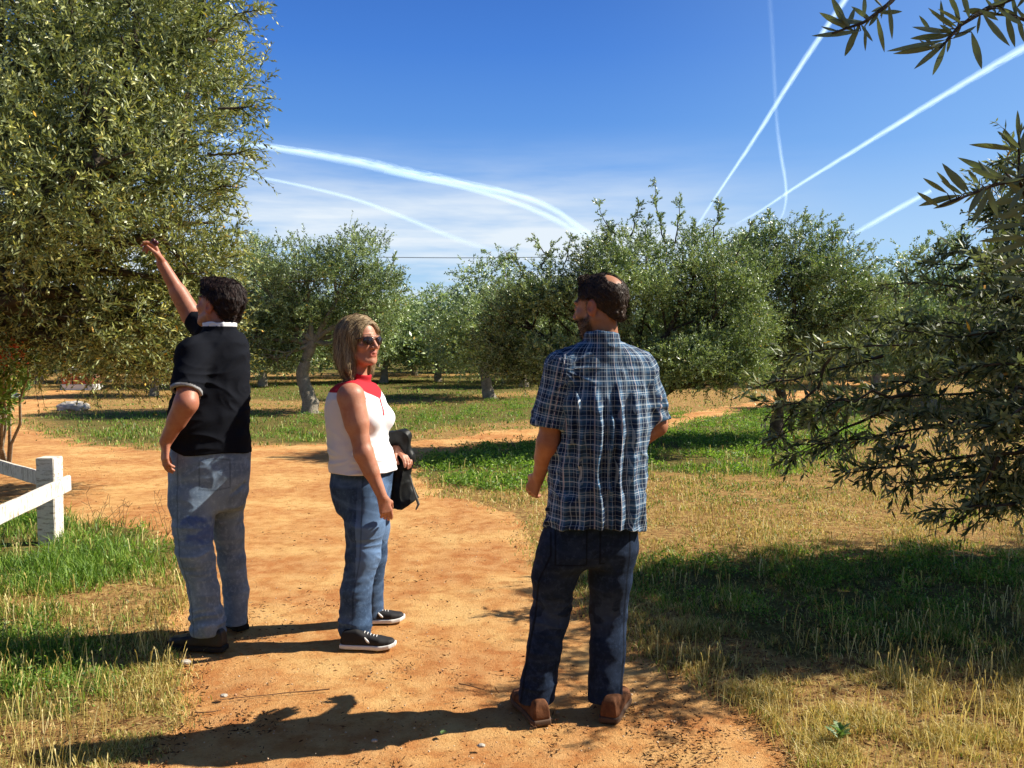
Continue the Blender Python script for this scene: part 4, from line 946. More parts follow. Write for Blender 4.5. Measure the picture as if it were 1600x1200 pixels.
# dry weed stems by the fence
for (px, py, h, lab, sd) in [(150, 838, .34, "thin dry weed with bare branching stems beside the white fence post", 4), (196, 842, .30, "bare dry weed stems between the fence and the man in the black polo", 7), (262, 838, .36, "tall wiry weed growing at the left knee of the man in the black polo", 9)]:
    g = np.random.default_rng(sd); pr_ = []
    for k in range(4):
        tip = np.array([g.normal(0, .10), g.normal(0, .06), h * g.uniform(.7, 1.0)]); c = curve3((0, 0, 0), tip, (g.normal(0, .03), 0, .03), 7, g, .004); pr_.append(tube(c, np.linspace(.0022, .0009, 7), 4))
        for _ in range(5):
            i_ = g.integers(2, 7); pr_.append(tube(np.array([c[i_], c[i_] + [g.normal(0, .03), g.normal(0, .02), g.uniform(.01, .05)]]), [.0012, .0018], 4))
    V, F = join(pr_); o = mesh_np("dry_weed", V, F, NM("weed_stem").pbr((.20, .12, .06), .9, .1), smooth=True, loc=tuple(gpt(px, py))); tag(o, lab, "weed")
# ------------------------------------------------------------------ figure modelling: smooth solids meshed with surface nets
def smin(a, b, k):
    if k <= 0: return np.minimum(a, b)
    h = np.clip(0.5 + 0.5 * (b - a) / k, 0, 1); return b + (a - b) * h - k * h * (1 - h)
def smax(a, b, k): return -smin(-a, -b, k)
def rc(a, b, r1, r2, flat=None, ff=1.0):
    a = np.array(a, np.float32); b = np.array(b, np.float32); ba = b - a; bb = float(ba @ ba) + 1e-9
    fl = None if flat is None else nrm(np.array(flat, float)).astype(np.float32)
    def f(p):
        pa = p - a; h = np.clip(pa @ ba / bb, 0, 1); q = pa - h[:, None] * ba
        if fl is not None: q = q - np.outer(q @ fl, fl) * (1 - 1 / ff)
        return np.sqrt((q * q).sum(1)) - (r1 + (r2 - r1) * h)
    return f
def chain(pts, rad, k=0.02, **kw):
    fs = [rc(pts[i], pts[i + 1], rad[i], rad[i + 1], **kw) for i in range(len(pts) - 1)]
    def f(p):
        d = fs[0](p)
        for g in fs[1:]: d = smin(d, g(p), k)
        return d
    return f
def ell(c, r, R=None):
    c = np.array(c, np.float32); r = np.array(r, np.float32)
    def f(p):
        q = p - c
        if R is not None: q = q @ R.T
        k0 = np.sqrt(((q / r) ** 2).sum(1)); k1 = np.sqrt(((q / (r * r)) ** 2).sum(1)) + 1e-6
        return k0 * (k0 - 1) / k1
    return f
def loft(rows, f_dir, n=2.3, lo=None, hi=None, k=0.02):
    """rows: (z, cx, cy, a (lateral), b (front-back)) sorted by z; f_dir = facing"""
    rows = np.array(sorted([tuple(r) for r in rows]), float); f2 = nrm(np.array(f_dir[:2], float)); r2 = np.array([f2[1], -f2[0]])
    z = rows[:, 0]
    def f(p):
        pz = np.clip(p[:, 2], z[0], z[-1]); I = lambda c: np.interp(pz, z, rows[:, c])
        qx = p[:, 0] - I(1); qy = p[:, 1] - I(2); a, b = I(3), I(4)
        u = np.abs(qx * r2[0] + qy * r2[1]) / a; v = np.abs(qx * f2[0] + qy * f2[1]) / b
        m = (u ** n + v ** n) ** (1 / n)
        d = (m - 1) * np.minimum(a, b) * (0.75 + 0.25 * np.clip(m, 0, 1))
        e = np.maximum(p[:, 2] - z[-1], z[0] - p[:, 2])
        return smax(d, e, k)
    return f
def U(prims):
    def f(p):
        d = None
        for g, k in prims:
            e = g(p); d = e if d is None else smin(d, e, k)
        return d
    return f

def surf_net(f, lo, hi, vox, margin=0.012):
    lo = np.array(lo, float); hi = np.array(hi, float); B = 8
    nb = np.ceil((hi - lo) / (vox * B)).astype(int); n = nb * B + 1
    cx = [lo[i] + (np.arange(nb[i]) + 0.5) * B * vox for i in range(3)]
    C = np.stack(np.meshgrid(*cx, indexing='ij'), -1).reshape(-1, 3).astype(np.float32)
    dc = f(C); keep = np.abs(dc) < (0.87 * B * vox + margin) * 1.12
    G = np.repeat(np.repeat(np.repeat(np.where(dc > 0, 1.0, -1.0).reshape(nb).astype(np.float32), B, 0), B, 1), B, 2)
    G = np.pad(G, ((0, 1),) * 3, mode='edge')
    bi = np.stack(np.unravel_index(np.nonzero(keep)[0], nb), -1) * B
    loc = np.stack(np.meshgrid(*[np.arange(B + 1)] * 3, indexing='ij'), -1).reshape(-1, 3)
    CH = 700
    for s in range(0, len(bi), CH):
        I = (bi[s:s + CH, None] + loc[None]).reshape(-1, 3)
        P = (lo + I * vox).astype(np.float32)
        G[I[:, 0], I[:, 1], I[:, 2]] = f(P)
    ins = G < 0
    cs = ins[:-1, :-1, :-1].astype(np.int8)
    tot = sum(ins[a:n[0] - 1 + a, b:n[1] - 1 + b, c:n[2] - 1 + c].astype(np.int8) for a in (0, 1) for b in (0, 1) for c in (0, 1))
    act = (tot > 0) & (tot < 8); A = np.stack(np.nonzero(act), -1)
    vid = np.full(act.shape, -1, np.int64); vid[act] = np.arange(len(A))
    acc = np.zeros((len(A), 3)); cnt = np.zeros(len(A))
    cor = [(a, b, c) for a in (0, 1) for b in (0, 1) for c in (0, 1)]
    val = {c: G[A[:, 0] + c[0], A[:, 1] + c[1], A[:, 2] + c[2]] for c in cor}
    for c in cor:
        for ax in range(3):
            if c[ax] == 0:
                d = list(c); d[ax] = 1; d = tuple(d); v0, v1 = val[c], val[d]; m = (v0 < 0) != (v1 < 0)
                t = np.where(m, v0 / (v0 - v1 + 1e-12), 0)
                pt = np.array(c, float)[None] * np.ones((len(A), 1)); pt[:, ax] += t
                acc[m] += pt[m]; cnt[m] += 1
    V = lo + (A + acc / cnt[:, None]) * vox
    F = []
    for ax in range(3):
        sl0 = [slice(None)] * 3; sl1 = [slice(None)] * 3; sl0[ax] = slice(0, -1); sl1[ax] = slice(1, None)
        a, b = ins[tuple(sl0)], ins[tuple(sl1)]; E = np.stack(np.nonzero(a != b), -1)
        o1, o2 = [(1, 2), (2, 0), (0, 1)][ax]
        E = E[(E[:, o1] > 0) & (E[:, o2] > 0) & (E[:, o1] < n[o1] - 1) & (E[:, o2] < n[o2] - 1)]
        def g(d1, d2):
            q = E.copy(); q[:, o1] -= d1; q[:, o2] -= d2; return vid[q[:, 0], q[:, 1], q[:, 2]]
        Q = np.stack([g(1, 1), g(0, 1), g(0, 0), g(1, 0)], -1)
        fl = b[E[:, 0], E[:, 1], E[:, 2]]
        Q[fl] = Q[fl][:, ::-1]; F.append(Q)
    F = np.concatenate(F); F = F[(F >= 0).all(1)]
    return V, F

def grad(f, V, e=0.004):
    V = V.astype(np.float32); g = np.zeros_like(V)
    for i in range(3):
        d = np.zeros(3, np.float32); d[i] = e; g[:, i] = f(V + d) - f(V - d)
    return nrm(g)

def frame(fwd, up=(0, 0, 1)):
    """rows = local axes (right, forward, up) in world"""
    f = nrm(np.array(fwd, float)); r = nrm(np.cross(f, np.array(up, float))); u = np.cross(r, f)
    return np.stack([r, f, u])

def head_prims(sex='m'):
    """local head: x right, y forward, z up, origin between the eyes at mid depth; metres"""
    P = []
    P.append((ell((0, -.014, .036), (.076, .096, .084)), 0))
    P.append((ell((0, .026, -.022), (.063, .064, .082)), .02))
    P.append((ell((0, .030, -.074), (.050 if sex == 'm' else .044, .050, .036)), .025))
    P.append((ell((0, .070, -.098), (.022, .018, .017)), .018))
    for s in (-1, 1):
        P.append((rc((s * .060, .0, -.045), (s * .030, .055, -.092), .016, .014), .022))
        P.append((ell((s * .040, .058, -.022), (.024, .022, .022)), .015))
        P.append((rc((s * .012, .086, .024), (s * .045, .074, .024), .010, .008), .012))
    P.append((rc((0, .086, .012), (0, .108, -.026), .0075, .0105), .010))
    for s in (-1, 1): P.append((ell((s * .013, .097, -.031), (.0085, .011, .008)), .005))
    core = U(P)
    ears = []
    for s in (-1, 1):
        R = frame((s * 0.35, 1, 0.12))
        ears.append((ell((s * .081, -.010, -.006), (.0095, .019, .032), R), .006))
    EU = U(ears)
    dents = [rc((s * .026, .098, .004), (s * .040, .090, .004), .009, .008) for s in (-1, 1)]
    lips = [(rc((-.018, .083, -.056), (.018, .083, -.056), .006, .006), 0), (rc((0, .089, -.056), (0, .089, -.056), .008, .008), .01), (rc((-.014, .082, -.068), (.014, .082, -.068), .0075, .0075), .004)]
    LU = U(lips)
    def f(p):
        d = core(p)
        for g in dents: d = smax(d, -g(p), .010)
        for s in (-1, 1): d = smin(d, ell((s * .031, .0775, .003), (.0125, .0125, .0115))(p), .002)
        d = smin(d, LU(p), .006)
        d = smax(d, -rc((-.020, .094, -.0615), (.020, .094, -.0615), .0022, .0022)(p), .003)
        e = EU(p)
        for s in (-1, 1): e = smax(e, -ell((s * .0905, -.008, -.002), (.006, .010, .019))(p), .003)
        return smin(d, e, .006)
    return f

def hand(w, d, pn, side, curl, sc=1.0, thumb_open=0.6, spread=0.0):
    """w wrist, d direction of the fingers, pn palm normal (towards which fingers curl), side = thumb side; returns prims"""
    d = nrm(np.array(d, float)); pn = np.array(pn, float); pn = nrm(pn - d * (pn @ d)); s = np.cross(d, pn); s = s if s @ np.array(side, float) > 0 else -s
    w = np.array(w, float); pr = []
    pc = w + d * .045 * sc
    pr.append((rc(w, w + d * .02 * sc, .022 * sc, .024 * sc, flat=pn, ff=0.7), .01))
    for k, x in enumerate((.026, .009, -.009, -.026)):
        b0 = w + d * .018 * sc + s * x * .6 * sc; kn = w + d * (.088 - abs(k - 1.2) * .004) * sc + s * x * sc
        pr.append((rc(b0, kn, .0125 * sc, .0108 * sc), .012))
        L = (.070, .078, .072, .056)[k] * sc; c = curl[k] if hasattr(curl, '__len__') else curl
        a = 0.0; p = kn; dd = d
        for j, fr_ in enumerate((.44, .31, .25)):
            a += c * (0.75, 1.0, 0.7)[j]
            dd = nrm(d * math.cos(a) + pn * math.sin(a) + s * spread * (x / .026) * .5)
            q = p + dd * L * fr_
            pr.append((rc(p, q, (.0090, .0082, .0076)[j] * sc, (.0082, .0076, .0066)[j] * sc), .0035)); p = q
    t0 = w + d * .022 * sc + s * .020 * sc; t1 = w + d * .050 * sc + s * (.038 + .012 * thumb_open) * sc + pn * .014 * sc
    t2 = t1 + nrm(d * .85 + s * (.5 * thumb_open - .15) + pn * .45) * .032 * sc; t3 = t2 + nrm(d * .9 + s * (.2 * thumb_open - .25) + pn * .4) * .026 * sc
    pr += [(rc(t0, t1, .0145 * sc, .0115 * sc), .012), (rc(t1, t2, .0110 * sc, .0095 * sc), .005), (rc(t2, t3, .0095 * sc, .0078 * sc), .003)]
    return pr

def shoe(parent, heel, dirv, L, H, mat_u, mat_s, z0, sole_h=0.022, wid=0.048, logo=None):
    """leather or fabric upper with a separate sole; heel = ground point under the heel"""
    d = nrm(np.array([dirv[0], dirv[1], 0.0])); s = np.array([d[1], -d[0], 0.0]); R = np.stack([s, d, [0, 0, 1.0]])
    o = np.array([heel[0], heel[1], z0])
    def loc(p): return (p - o.astype(np.float32)) @ R.T.astype(np.float32)
    def outline(q, grow=0.0):
        t = np.clip(q[:, 1] / L, 0, 1)
        hw = wid * np.interp(t, [0, .08, .3, .5, .72, .9, 1.0], [.62, .76, .78, .82, 1.0, .80, .34]) + grow
        cxo = 0.006 * np.sin(t * 3.1)
        dy = np.maximum(-q[:, 1], q[:, 1] - L) - grow
        return np.maximum(np.abs(q[:, 0] - cxo) - hw, dy)
    def fs(p):
        q = loc(p); toe = 0.012 * np.clip((q[:, 1] / L - .75) / .25, 0, 1) ** 2
        return smax(outline(q, .003), np.abs(q[:, 2] - sole_h / 2 - toe) - sole_h / 2, .006)
    def fu(p):
        q = loc(p); t = np.clip(q[:, 1] / L, 0, 1)
        top = np.interp(t, [0, .12, .3, .42, .6, .8, .95, 1], [H * .95, H, H, H * .80, H * .55, H * .42, H * .34, H * .2])
        narrow = np.clip((q[:, 2] - sole_h) / H, 0, 1) ** 1.6 * wid * .25
        return smax(outline(q, -.001) + narrow, np.maximum(q[:, 2] - sole_h - top, sole_h * .6 - q[:, 2]), .022) + (vnoise(q * 30, 3) - .5) * .004
    lo = o - .08; lo[2] = z0 - .01; hi = o + .08; hi[2] = z0 + H + .05
    e = o + d * L; lo[:2] = np.minimum(lo[:2], e[:2] - .08); hi[:2] = np.maximum(hi[:2], e[:2] + .08)
    V, F = surf_net(fu, lo, hi, .004); su = mesh_np("shoe", V, F, mat_u, parent, smooth=True)
    V, F = surf_net(fs, lo, hi, .0035); mesh_np("sole", V, F, mat_s, su, smooth=True)
    # laces
    LV = []
    for k in range(5):
        t = .44 + k * .055; zz = sole_h + H * np.interp(t, [.42, .6, .8], [.80, .55, .42]) + .002
        a = o + d * L * t - s * .014 + [0, 0, zz - .004]; b = o + d * L * t + s * .014 + [0, 0, zz - .004]; LV.append(tube([a, (a + b) / 2 + [0, 0, .006], b], [.0022] * 3, 5))
    V, F = join(LV); mesh_np("laces", V, F, mat_s if logo else mat_u, su, smooth=True)
    if logo: # a small pale flash on the side of the shoe
        c = o + d * L * .50 - s * .0 + [0, 0, sole_h + H * .36]; side = logo
        V, F = tube([c + s * side * .034 + [0, 0, .012] - d * .012, c + s * side * .041 + [0, 0, -.004] + d * .004, c + s * side * .041 - [0, 0, .012] + d * .014], [.004, .007, .004], 6)
        mesh_np("flash", V, F, mat_s, su, smooth=True)
    return su

def strands(name, f, V, parent, mat, count, length, rng, flow, width=0.0011, segs=4, keep=None, lift=0.35, curl=0.0, tint=None):
    """thin hair ribbons growing from points V of solid f; flow(p, n) gives the lie direction"""
    ids = rng.integers(0, len(V), count * 2); P = V[ids]
    if keep is not None: P = P[keep(P)]
    P = P[:count]; N = grad(f, P); n = len(P); L = length * rng.uniform(.6, 1.3, n) if np.isscalar(length) else length(P) * rng.uniform(.75, 1.15, n)
    pts = [P - N * .003]; cur = P.copy(); Nn = N
    ph = rng.random(n) * 6.28
    for k in range(segs):
        d = nrm(flow(cur, Nn) + Nn * lift * (1 - k / segs) + rng.normal(0, .10, (n, 3)))
        if curl: d = nrm(d + curl * np.stack([np.sin(ph + k * 1.7), np.cos(ph + k * 2.1), np.sin(ph * 2 + k)], -1))
        cur = cur + d * (L / segs)[:, None]; dist = f(cur.astype(np.float32)); Nn = grad(f, cur)
        push = np.clip(.0015 - dist, 0, .03); cur = cur + Nn * push[:, None]; pts.append(cur.copy())
    wd = nrm(np.cross(pts[1] - pts[0], N + rng.normal(0, .6, (n, 3))))
    VV = []
    for k, q in enumerate(pts):
        w = width * (1 - (k / segs) ** 2 * .85); VV += [q - wd * w, q + wd * w]
    m = len(VV); VV = np.stack(VV, 1).reshape(-1, 3)
    fq = np.array([[2 * k, 2 * k + 1, 2 * k + 3, 2 * k + 2] for k in range(segs)])
    F = ((np.arange(n) * m)[:, None, None] + fq[None]).reshape(-1, 4)
    tt = np.clip(rng.normal(.5, .22, n), 0, 1) if tint is None else tint(P, rng)
    return mesh_np(name, VV, F, mat, parent, attrs={"tint": np.repeat(tt, m)})

# ---- materials for the figures
def skin_mat(name, base, deep):
    m = NM(name); co = m.coord(); a = m.attr("flush"); dk = m.attr("dark")
    n1 = m.noise(co, 24, 4, .6); n2_ = m.noise(co, 160, 3, .6)
    c = m.mix(m.rng(n1, .35, .7), base, deep); c = m.mix(m.rng(n2_, .55, .75, 0, .35), c, tuple(x * .75 for x in deep)); c = m.mix(a, c, (0.42, 0.11, 0.08)); c = m.mix(dk, c, (0.035, 0.02, 0.014))
    c = m.mix(m.attr("eye"), c, (0.7, 0.68, 0.64))
    return m.pbr(c, .48, .4, m.bump(m.math('ADD', n2_, m.math('MULTIPLY', n1, .6)), .25, .003), **{'Subsurface Weight': 0.06, 'Subsurface Radius': (.01, .004, .002), 'Subsurface Scale': 0.6})
def denim(name, base, fade, stain=None):
    m = NM(name); co = m.coord(); n1 = m.noise(co, 7, 5, .65); n2_ = m.noise(co, 55, 4, .7)
    w = m.n("TexWave", wave_type='BANDS', bands_direction='DIAGONAL'); m.set(w, 'Vector', co); m.set(w, 'Scale', 190.0); m.set(w, 'Distortion', 1.2)
    c = m.mix(m.rng(n1, .38, .66, .15, .65), base, fade); c = m.mix(m.rng(n2_, .5, .72, 0, .5), c, tuple(min(1, x * 1.5 + .02) for x in fade)); c = m.mix(m.rng(w.outputs[1], .4, 1, 0, .22), c, tuple(x * .5 for x in base))
    c = m.mix(m.attr("wear_and_light"), c, tuple(min(1, x * 1.9 + .03) for x in fade)); c = m.mix(m.attr("seam"), c, tuple(x * .30 for x in base))
    if stain: c = m.mix(m.attr("stain"), c, stain)
    return m.pbr(c, .88, .12, m.bump(m.math('ADD', n2_, w.outputs[1]), .35, .0025))
def hair_mat(name, stops, rough=.58):
    m = NM(name); return m.pbr(m.ramp(m.attr("tint"), stops), rough, .25)
M_SOLEW = NM("white_rubber").pbr((.72, .70, .67), .6, .3)
M_SOLED = NM("dark_rubber").pbr((.10, .06, .04), .8, .2)
def clothmat(name, col, var=.25, scale=30, rough=.85):
    m = NM(name); co = m.coord(); n1 = m.noise(co, scale, 4, .6); n3 = m.noise(co, 420, 2, .5)
    return m.pbr(m.mix(m.rng(n1, .3, .7), col, tuple(x * (1 - var) for x in col)), rough, .15, m.bump(m.math('ADD', n1, n3), .25, .003))
def gz(p): return float(hgt(np.array([p[0]], np.float32), np.array([p[1]], np.float32))[0])

def fold(p, seed, sx, sy, sz):
    """ridged cloth wrinkles, 0..1, elongated along the small-frequency axis"""
    q = p * np.array([sx, sy, sz], np.float32); w = vnoise(p * 7, seed + 9)[:, None] * 1.6
    n = vnoise(q + w, seed); return (1 - np.abs(2 * n - 1)) ** 1.8

def leg_wrinkle(p, seed, zk, ze, amp=.008):
    """wrinkles across the leg, strongest at knee height zk and stacked above the hem at ze"""
    z = p[:, 2]; m = .35 + .8 * np.exp(-((z - zk) / .09) ** 2) + 1.1 * np.exp(-((z - ze - .06) / .07) ** 2)
    a = fold(p, seed, 6, 6, 24); b = fold(p + .37, seed + 3, 9, 9, 9)
    return -(a * .75 + b * .45) * amp * m

# =================================================================== man in the plaid shirt
def build_plaid_man():
    Y0 = 3.50; rng = np.random.default_rng(101)
    feet = GP(890, 1122); root = empty("person", (feet[0], feet[1], 0), "balding bearded man seen from behind in a blue plaid shirt and dark jeans", "person")
    O = np.array([feet[0], feet[1], 0.0])
    def p(px, py, dy=0.0): return PX(px, py, Y0 + dy) - O
    sc = Y0 / FPX
    f = nrm(np.array([-.33, .94])); r = np.array([f[1], -f[0]])
    # ---- head
    hc = p(937, 480, .02); HF = frame((-.82, .55, -.10)); HS = 1.09
    hp = head_prims('m')
    def head(q): return hp(((q - hc.astype(np.float32)) @ HF.T.astype(np.float32)) / HS) * HS
    arml = [p(873, 592, -.06), p(857, 690, -.03), p(842, 744, .13)]; armr = [p(999, 594, .085), p(1025, 664, .12), p(985, 700, .34)]
    prims = [(head, 0), (rc(p(944, 545, .01), p(941, 500, .0), .064, .058), .025),
             (chain(arml, [.052, .044, .027], .02), .03), (chain(armr, [.052, .044, .027], .02), .03),
             (rc(arml[1] + (arml[2] - arml[1]) * .08, arml[1] + (arml[2] - arml[1]) * .45, .043, .038), .02), (rc(armr[1], armr[1] + (armr[2] - armr[1]) * .45, .045, .038), .02),
             (rc(p(938, 590, .02), p(930, 800, .03), .10, .10, flat=(f[0], f[1], 0), ff=.8), .05), (rc(p(938, 565, .01), arml[0], .06, .05), .03), (rc(p(938, 565, .01), armr[0], .06, .05), .03)]
    prims += hand(arml[2], nrm(p(829, 770, .185) - arml[2]), (.55, .6, .1), (.1, .9, .3), (.45, .5, .55, .6), 1.0, .5)
    prims += hand(armr[2], (-.75, .45, -.25), (-.5, -.3, -.5), (0, .3, .9), .5)
    fb = U(prims); V, F = surf_net(fb, (-.62, -.35, .75), (.52, .62, 1.85), .0034)
    q = ((V - hc) @ HF.T) / HS
    beard = (np.clip((-.030 - q[:, 2]) / .012, 0, 1) * np.clip((q[:, 1] + .005) / .02, 0, 1) * (q[:, 2] > -.14) * (np.abs(q[:, 0]) < .09) * (q[:, 2] > -.13))
    beard = np.maximum(beard, np.clip(1 - np.abs(q[:, 1] - .012) / .012, 0, 1) * (np.abs(q[:, 0]) > .05) * (q[:, 2] < .02) * (q[:, 2] > -.06)) * .85
    lip = (np.abs(q[:, 2] + .062) < .012) * (np.abs(q[:, 0]) < .023) * (q[:, 1] > .082)
    nh = np.linalg.norm(V - hc, axis=1) < .15
    brow = nh * (np.abs(q[:, 2] - .030) < .006) * (np.abs(np.abs(q[:, 0]) - .032) < .02) * (q[:, 1] > .06)
    beard = np.where(lip, 0, beard); ear = np.clip((np.abs(q[:, 0]) - .074) / .006, 0, 1) * (np.abs(q[:, 2]) < .04) * (np.abs(q[:, 1]) < .05)
    flush = np.clip(lip * .7 + ear * .45 + (np.linalg.norm(V - hc, axis=1) > .16) * .12, 0, 1)
    body = mesh_np("body", V, F, skin_mat("skin_tanned", (.42, .19, .10), (.33, .13, .065)), root, smooth=True, attrs={"flush": flush, "dark": np.clip(beard + brow * .8, 0, .93), "eye": np.zeros(len(V))})
    M_H = hair_mat("brown_hair", [(0, (.014, .009, .006)), (.6, (.055, .031, .019)), (1, (.15, .09, .055))])
    # ---- hair: ring of dark hair round a bald crown
    def bald(q): return np.linalg.norm((q - np.array([-.012, -.072, .090])) / np.array([.035, .037, .038]), axis=1)
    def hf(P):
        q = (((P - hc.astype(np.float32)) @ HF.T.astype(np.float32)) / HS)
        base = ell((0, -.014, .036), (.0805, .1010, .0885))(q)
        neck = ell((0, -.052, -.030), (.052, .045, .052))(q)
        d = smin(base, neck, .02); d = smin(d, ell((0, .050, .108), (.042, .030, .018))(q), .02)
        d = d + (vnoise(q * 85, 4) - .5) * .008
        face = np.maximum(q[:, 1] - .040 - .35 * (q[:, 2] - .06), (.0 - q[:, 2]) * 1.0 - .0)
        cut = np.maximum.reduce([(q[:, 1] - .062 + .0 * q[:, 2]), -(q[:, 2] + .085), np.where(q[:, 2] < .028, q[:, 1] + .018 - (q[:, 2] - .0) * .9, -1)])
        d = smax(d, cut * .9, .006)
        return np.maximum(d, (1 - bald(q)) * .03 - .002 + (vnoise(q * 120, 14) - .5) * .010) * HS
    lo = hc - .16; hi = hc + .16
    Vh, Fh = surf_net(hf, lo, hi, .003); hair = mesh_np("hair", Vh, Fh, M_H, root, smooth=True, attrs={"tint": vnoise(Vh * 120, 8) * .7})
    def flow(P, N):
        q = ((P - hc) @ HF.T); d = np.stack([np.sign(q[:, 0]) * .15, -.55 - 0 * q[:, 1], -.75 - q[:, 2] * 2], -1) @ HF; return nrm(d - N * (d * N).sum(1)[:, None])
    strands("strand", head, Vh, hair, M_H, 8000, .016, rng, flow, .0006, 3, keep=lambda P: (head(P.astype(np.float32)) > -.002) & (bald(((P - hc) @ HF.T) / HS) > .98), lift=.4, curl=.12)
    Vb = V[beard > .4]
    strands("beard", head, Vb, body, M_H, 1400, .011, rng, lambda P, N: np.zeros_like(P) + np.array([0, 0, -.6]), .0006, 2, lift=1.0)
    # ---- shirt
    rows = []
    for (py, xl, xr, b) in [(548, 892, 990, .085), (565, 880, 1004, .105), (590, 872, 1012, .122), (620, 868, 1012, .132), (660, 866, 1010, .137), (700, 866, 1008, .135), (750, 862, 1006, .135), (790, 856, 1007, .142), (812, 853, 1006, .146), (845, 850, 1004, .15)]:
        c = p((xl + xr) / 2, py, .03); w = (xr - xl) / 2 * sc; a = math.sqrt(max(w * w - (b * .33) ** 2, .01)) / .94 * .955
        rows.append((c[2], c[0], c[1], a, b))
    zhem = p(930, 824)[2]
    T = loft(rows, f, 2.35, k=.03)
    shl, shr = p(877, 576, -.06), p(1001, 576, .08)
    sl1, sr1 = p(860, 662, -.045), p(1019, 652, .115)
    sleeve = [rc(shl, sl1, .064, .066), rc(shr, sr1, .064, .063)]
    nb = p(941, 541, .0)
    yoke = U([(rc(nb + [0, 0, -.01], shl, .058, .062), 0), (rc(nb + [0, 0, -.01], shr, .058, .060), .02)])
    col_a, col_b = p(941, 552, .0), p(940, 525, -.01)
    collar = rc(col_a, col_b, .084, .070)
    SD = nrm(sl1 - shl); SDr = nrm(sr1 - shr)
    pleats = [(903, .010, .008), (930, .020, .010), (948, .012, .007), (962, .018, .009), (985, .010, .010), (880, .008, .008)]
    pl = [(p(x, 700)[0], a, w) for x, a, w in pleats]
    zt, zb = p(0, 590)[2], p(0, 800)[2]
    def fshirt(P):
        d = smin(T(P), yoke(P), .05)
        c = smax(collar(P), (P[:, 2] - (col_b[2] + .002 + (P[:, 1] - col_b[1]) * -.25)), .004)
        d = smin(d, c, .012)
        s1 = smax(sleeve[0](P), (P - sl1.astype(np.float32)) @ SD.astype(np.float32), .006)
        s2 = smax(sleeve[1](P), (P - sr1.astype(np.float32)) @ SDr.astype(np.float32), .006)
        k_ = .028
        d = smin(smin(d, s1, k_), s2, k_)
        # cloth folds
        x, z = P[:, 0], P[:, 2]
        m = np.clip((zt - z) / .12, 0, 1)
        back = np.clip(-((P[:, 0] - rows[4][1]) * f[0] + (P[:, 1] - rows[4][2]) * f[1]) / .06, 0, 1)
        w = (vnoise(P * np.array([3, 3, 6], np.float32), 5) - .5) * .035
        g = 0
        for j, (x0, a, wd) in enumerate(pl):
            env = np.clip((zt - .03 * (j % 3) - z) / .10, 0, 1) * (.6 + .5 * vnoise(P * np.array([1, 1, 7], np.float32), 20 + j))
            g = g + a * np.exp(-((x - x0 - w - (z - .95) * .02 * (j - 2)) / (wd * 1.5)) ** 2) * env
        d = d - g * back * 2.6
        d = d - fold(P, 31, 15, 15, 2.6) * .015 * m - fold(P, 41, 12, 12, 14) * .007
        # radiating creases at the left shoulder
        t = (P - shl.astype(np.float32)); an = np.arctan2(t[:, 2], t[:, 0] + 1e-6); rr = np.linalg.norm(t, axis=1)
        d = d - .004 * np.clip(np.sin(an * 14 + 1.0), 0, 1) ** 2 * np.exp(-((rr - .11) / .06) ** 2) * (t[:, 0] > -.02)
        # hollow the sleeve mouths and the hem
        d = smax(d, -rc(sl1 - SD * .05, sl1 + SD * .05, .052, .062)(P), .003)
        d = smax(d, -rc(sr1 - SDr * .05, sr1 + SDr * .05, .05, .058)(P), .003)
        d = smax(d, -rc(col_b + [0, 0, -.015], col_b + [0, 0, .05], .061, .066)(P), .003)
        lat = (P[:, 0] - rows[0][1])
        hem = zhem + .018 * np.sin(lat * 9 + 1.2) + .020 * np.clip(-lat / .15, -1, 1) + (vnoise(P * 12, 2) - .5) * .012
        return smax(d, hem - z, .004)
    V, F = surf_net(fshirt, (-.42, -.38, .66), (.50, .42, 1.66), .0042)
    c0 = np.array([rows[4][1], rows[4][2]]); L = V[:, :2] - c0
    lx = L @ r; ly = L @ f; u = .17 * np.arctan2(lx, -ly) + .0; v = V[:, 2].copy()
    for sf, A_, D_ in ((sleeve[0], shl, SD), (sleeve[1], shr, SDr)):
        ds = sf(V.astype(np.float32)); dt = T(V.astype(np.float32)); m = (ds < .012) & (dt > ds + .0)
        t = V[m] - A_; e1 = nrm(np.cross(D_, [0, 1, 0.1])); e2 = np.cross(D_, e1)
        u[m] = .07 * np.arctan2(t @ e1, -(t @ e2)) ; v[m] = -(t @ D_)
    m = NM("plaid_cotton"); mu = m.attr("pu"); mv = m.attr("pv"); co = m.coord()
    def line(x, per, wd, off=0.0):
        y = m.math('FRACT', m.math('ADD', m.math('DIVIDE', x, per), off)); y = m.math('ABSOLUTE', m.math('SUBTRACT', y, .5)); return m.rng(y, wd, wd * .55, 0, 1)
    c = m.mix(0.0, (.014, .034, .085), (0, 0, 0))
    c = m.mix(m.math('MULTIPLY', line(mu, .052, .26, .15), .5), c, (.07, .16, .28)); c = m.mix(m.math('MULTIPLY', line(mv, .050, .26, .35), .45), c, (.06, .15, .27))
    c = m.mix(m.math('MULTIPLY', line(mv, .050, .13, .85), .6), c, (.012, .02, .045)); c = m.mix(m.math('MULTIPLY', line(mu, .052, .14, .65), .55), c, (.012, .02, .045))
    c = m.mix(m.math('MULTIPLY', line(mu, .0150, .085), .40), c, (.62, .72, .78)); c = m.mix(m.math('MULTIPLY', line(mv, .0190, .065), .36), c, (.62, .72, .78))
    c = m.mix(m.math('MULTIPLY', line(mu, .052, .028, .32), .7), c, (.78, .82, .84)); c = m.mix(m.math('MULTIPLY', line(mv, .050, .026, .30), .6), c, (.75, .80, .84))
    c = m.mix(m.math('MULTIPLY', line(mu, .104, .016, .42), .3), c, (.45, .12, .10))
    weave = m.noise(co, 600, 2, .5)
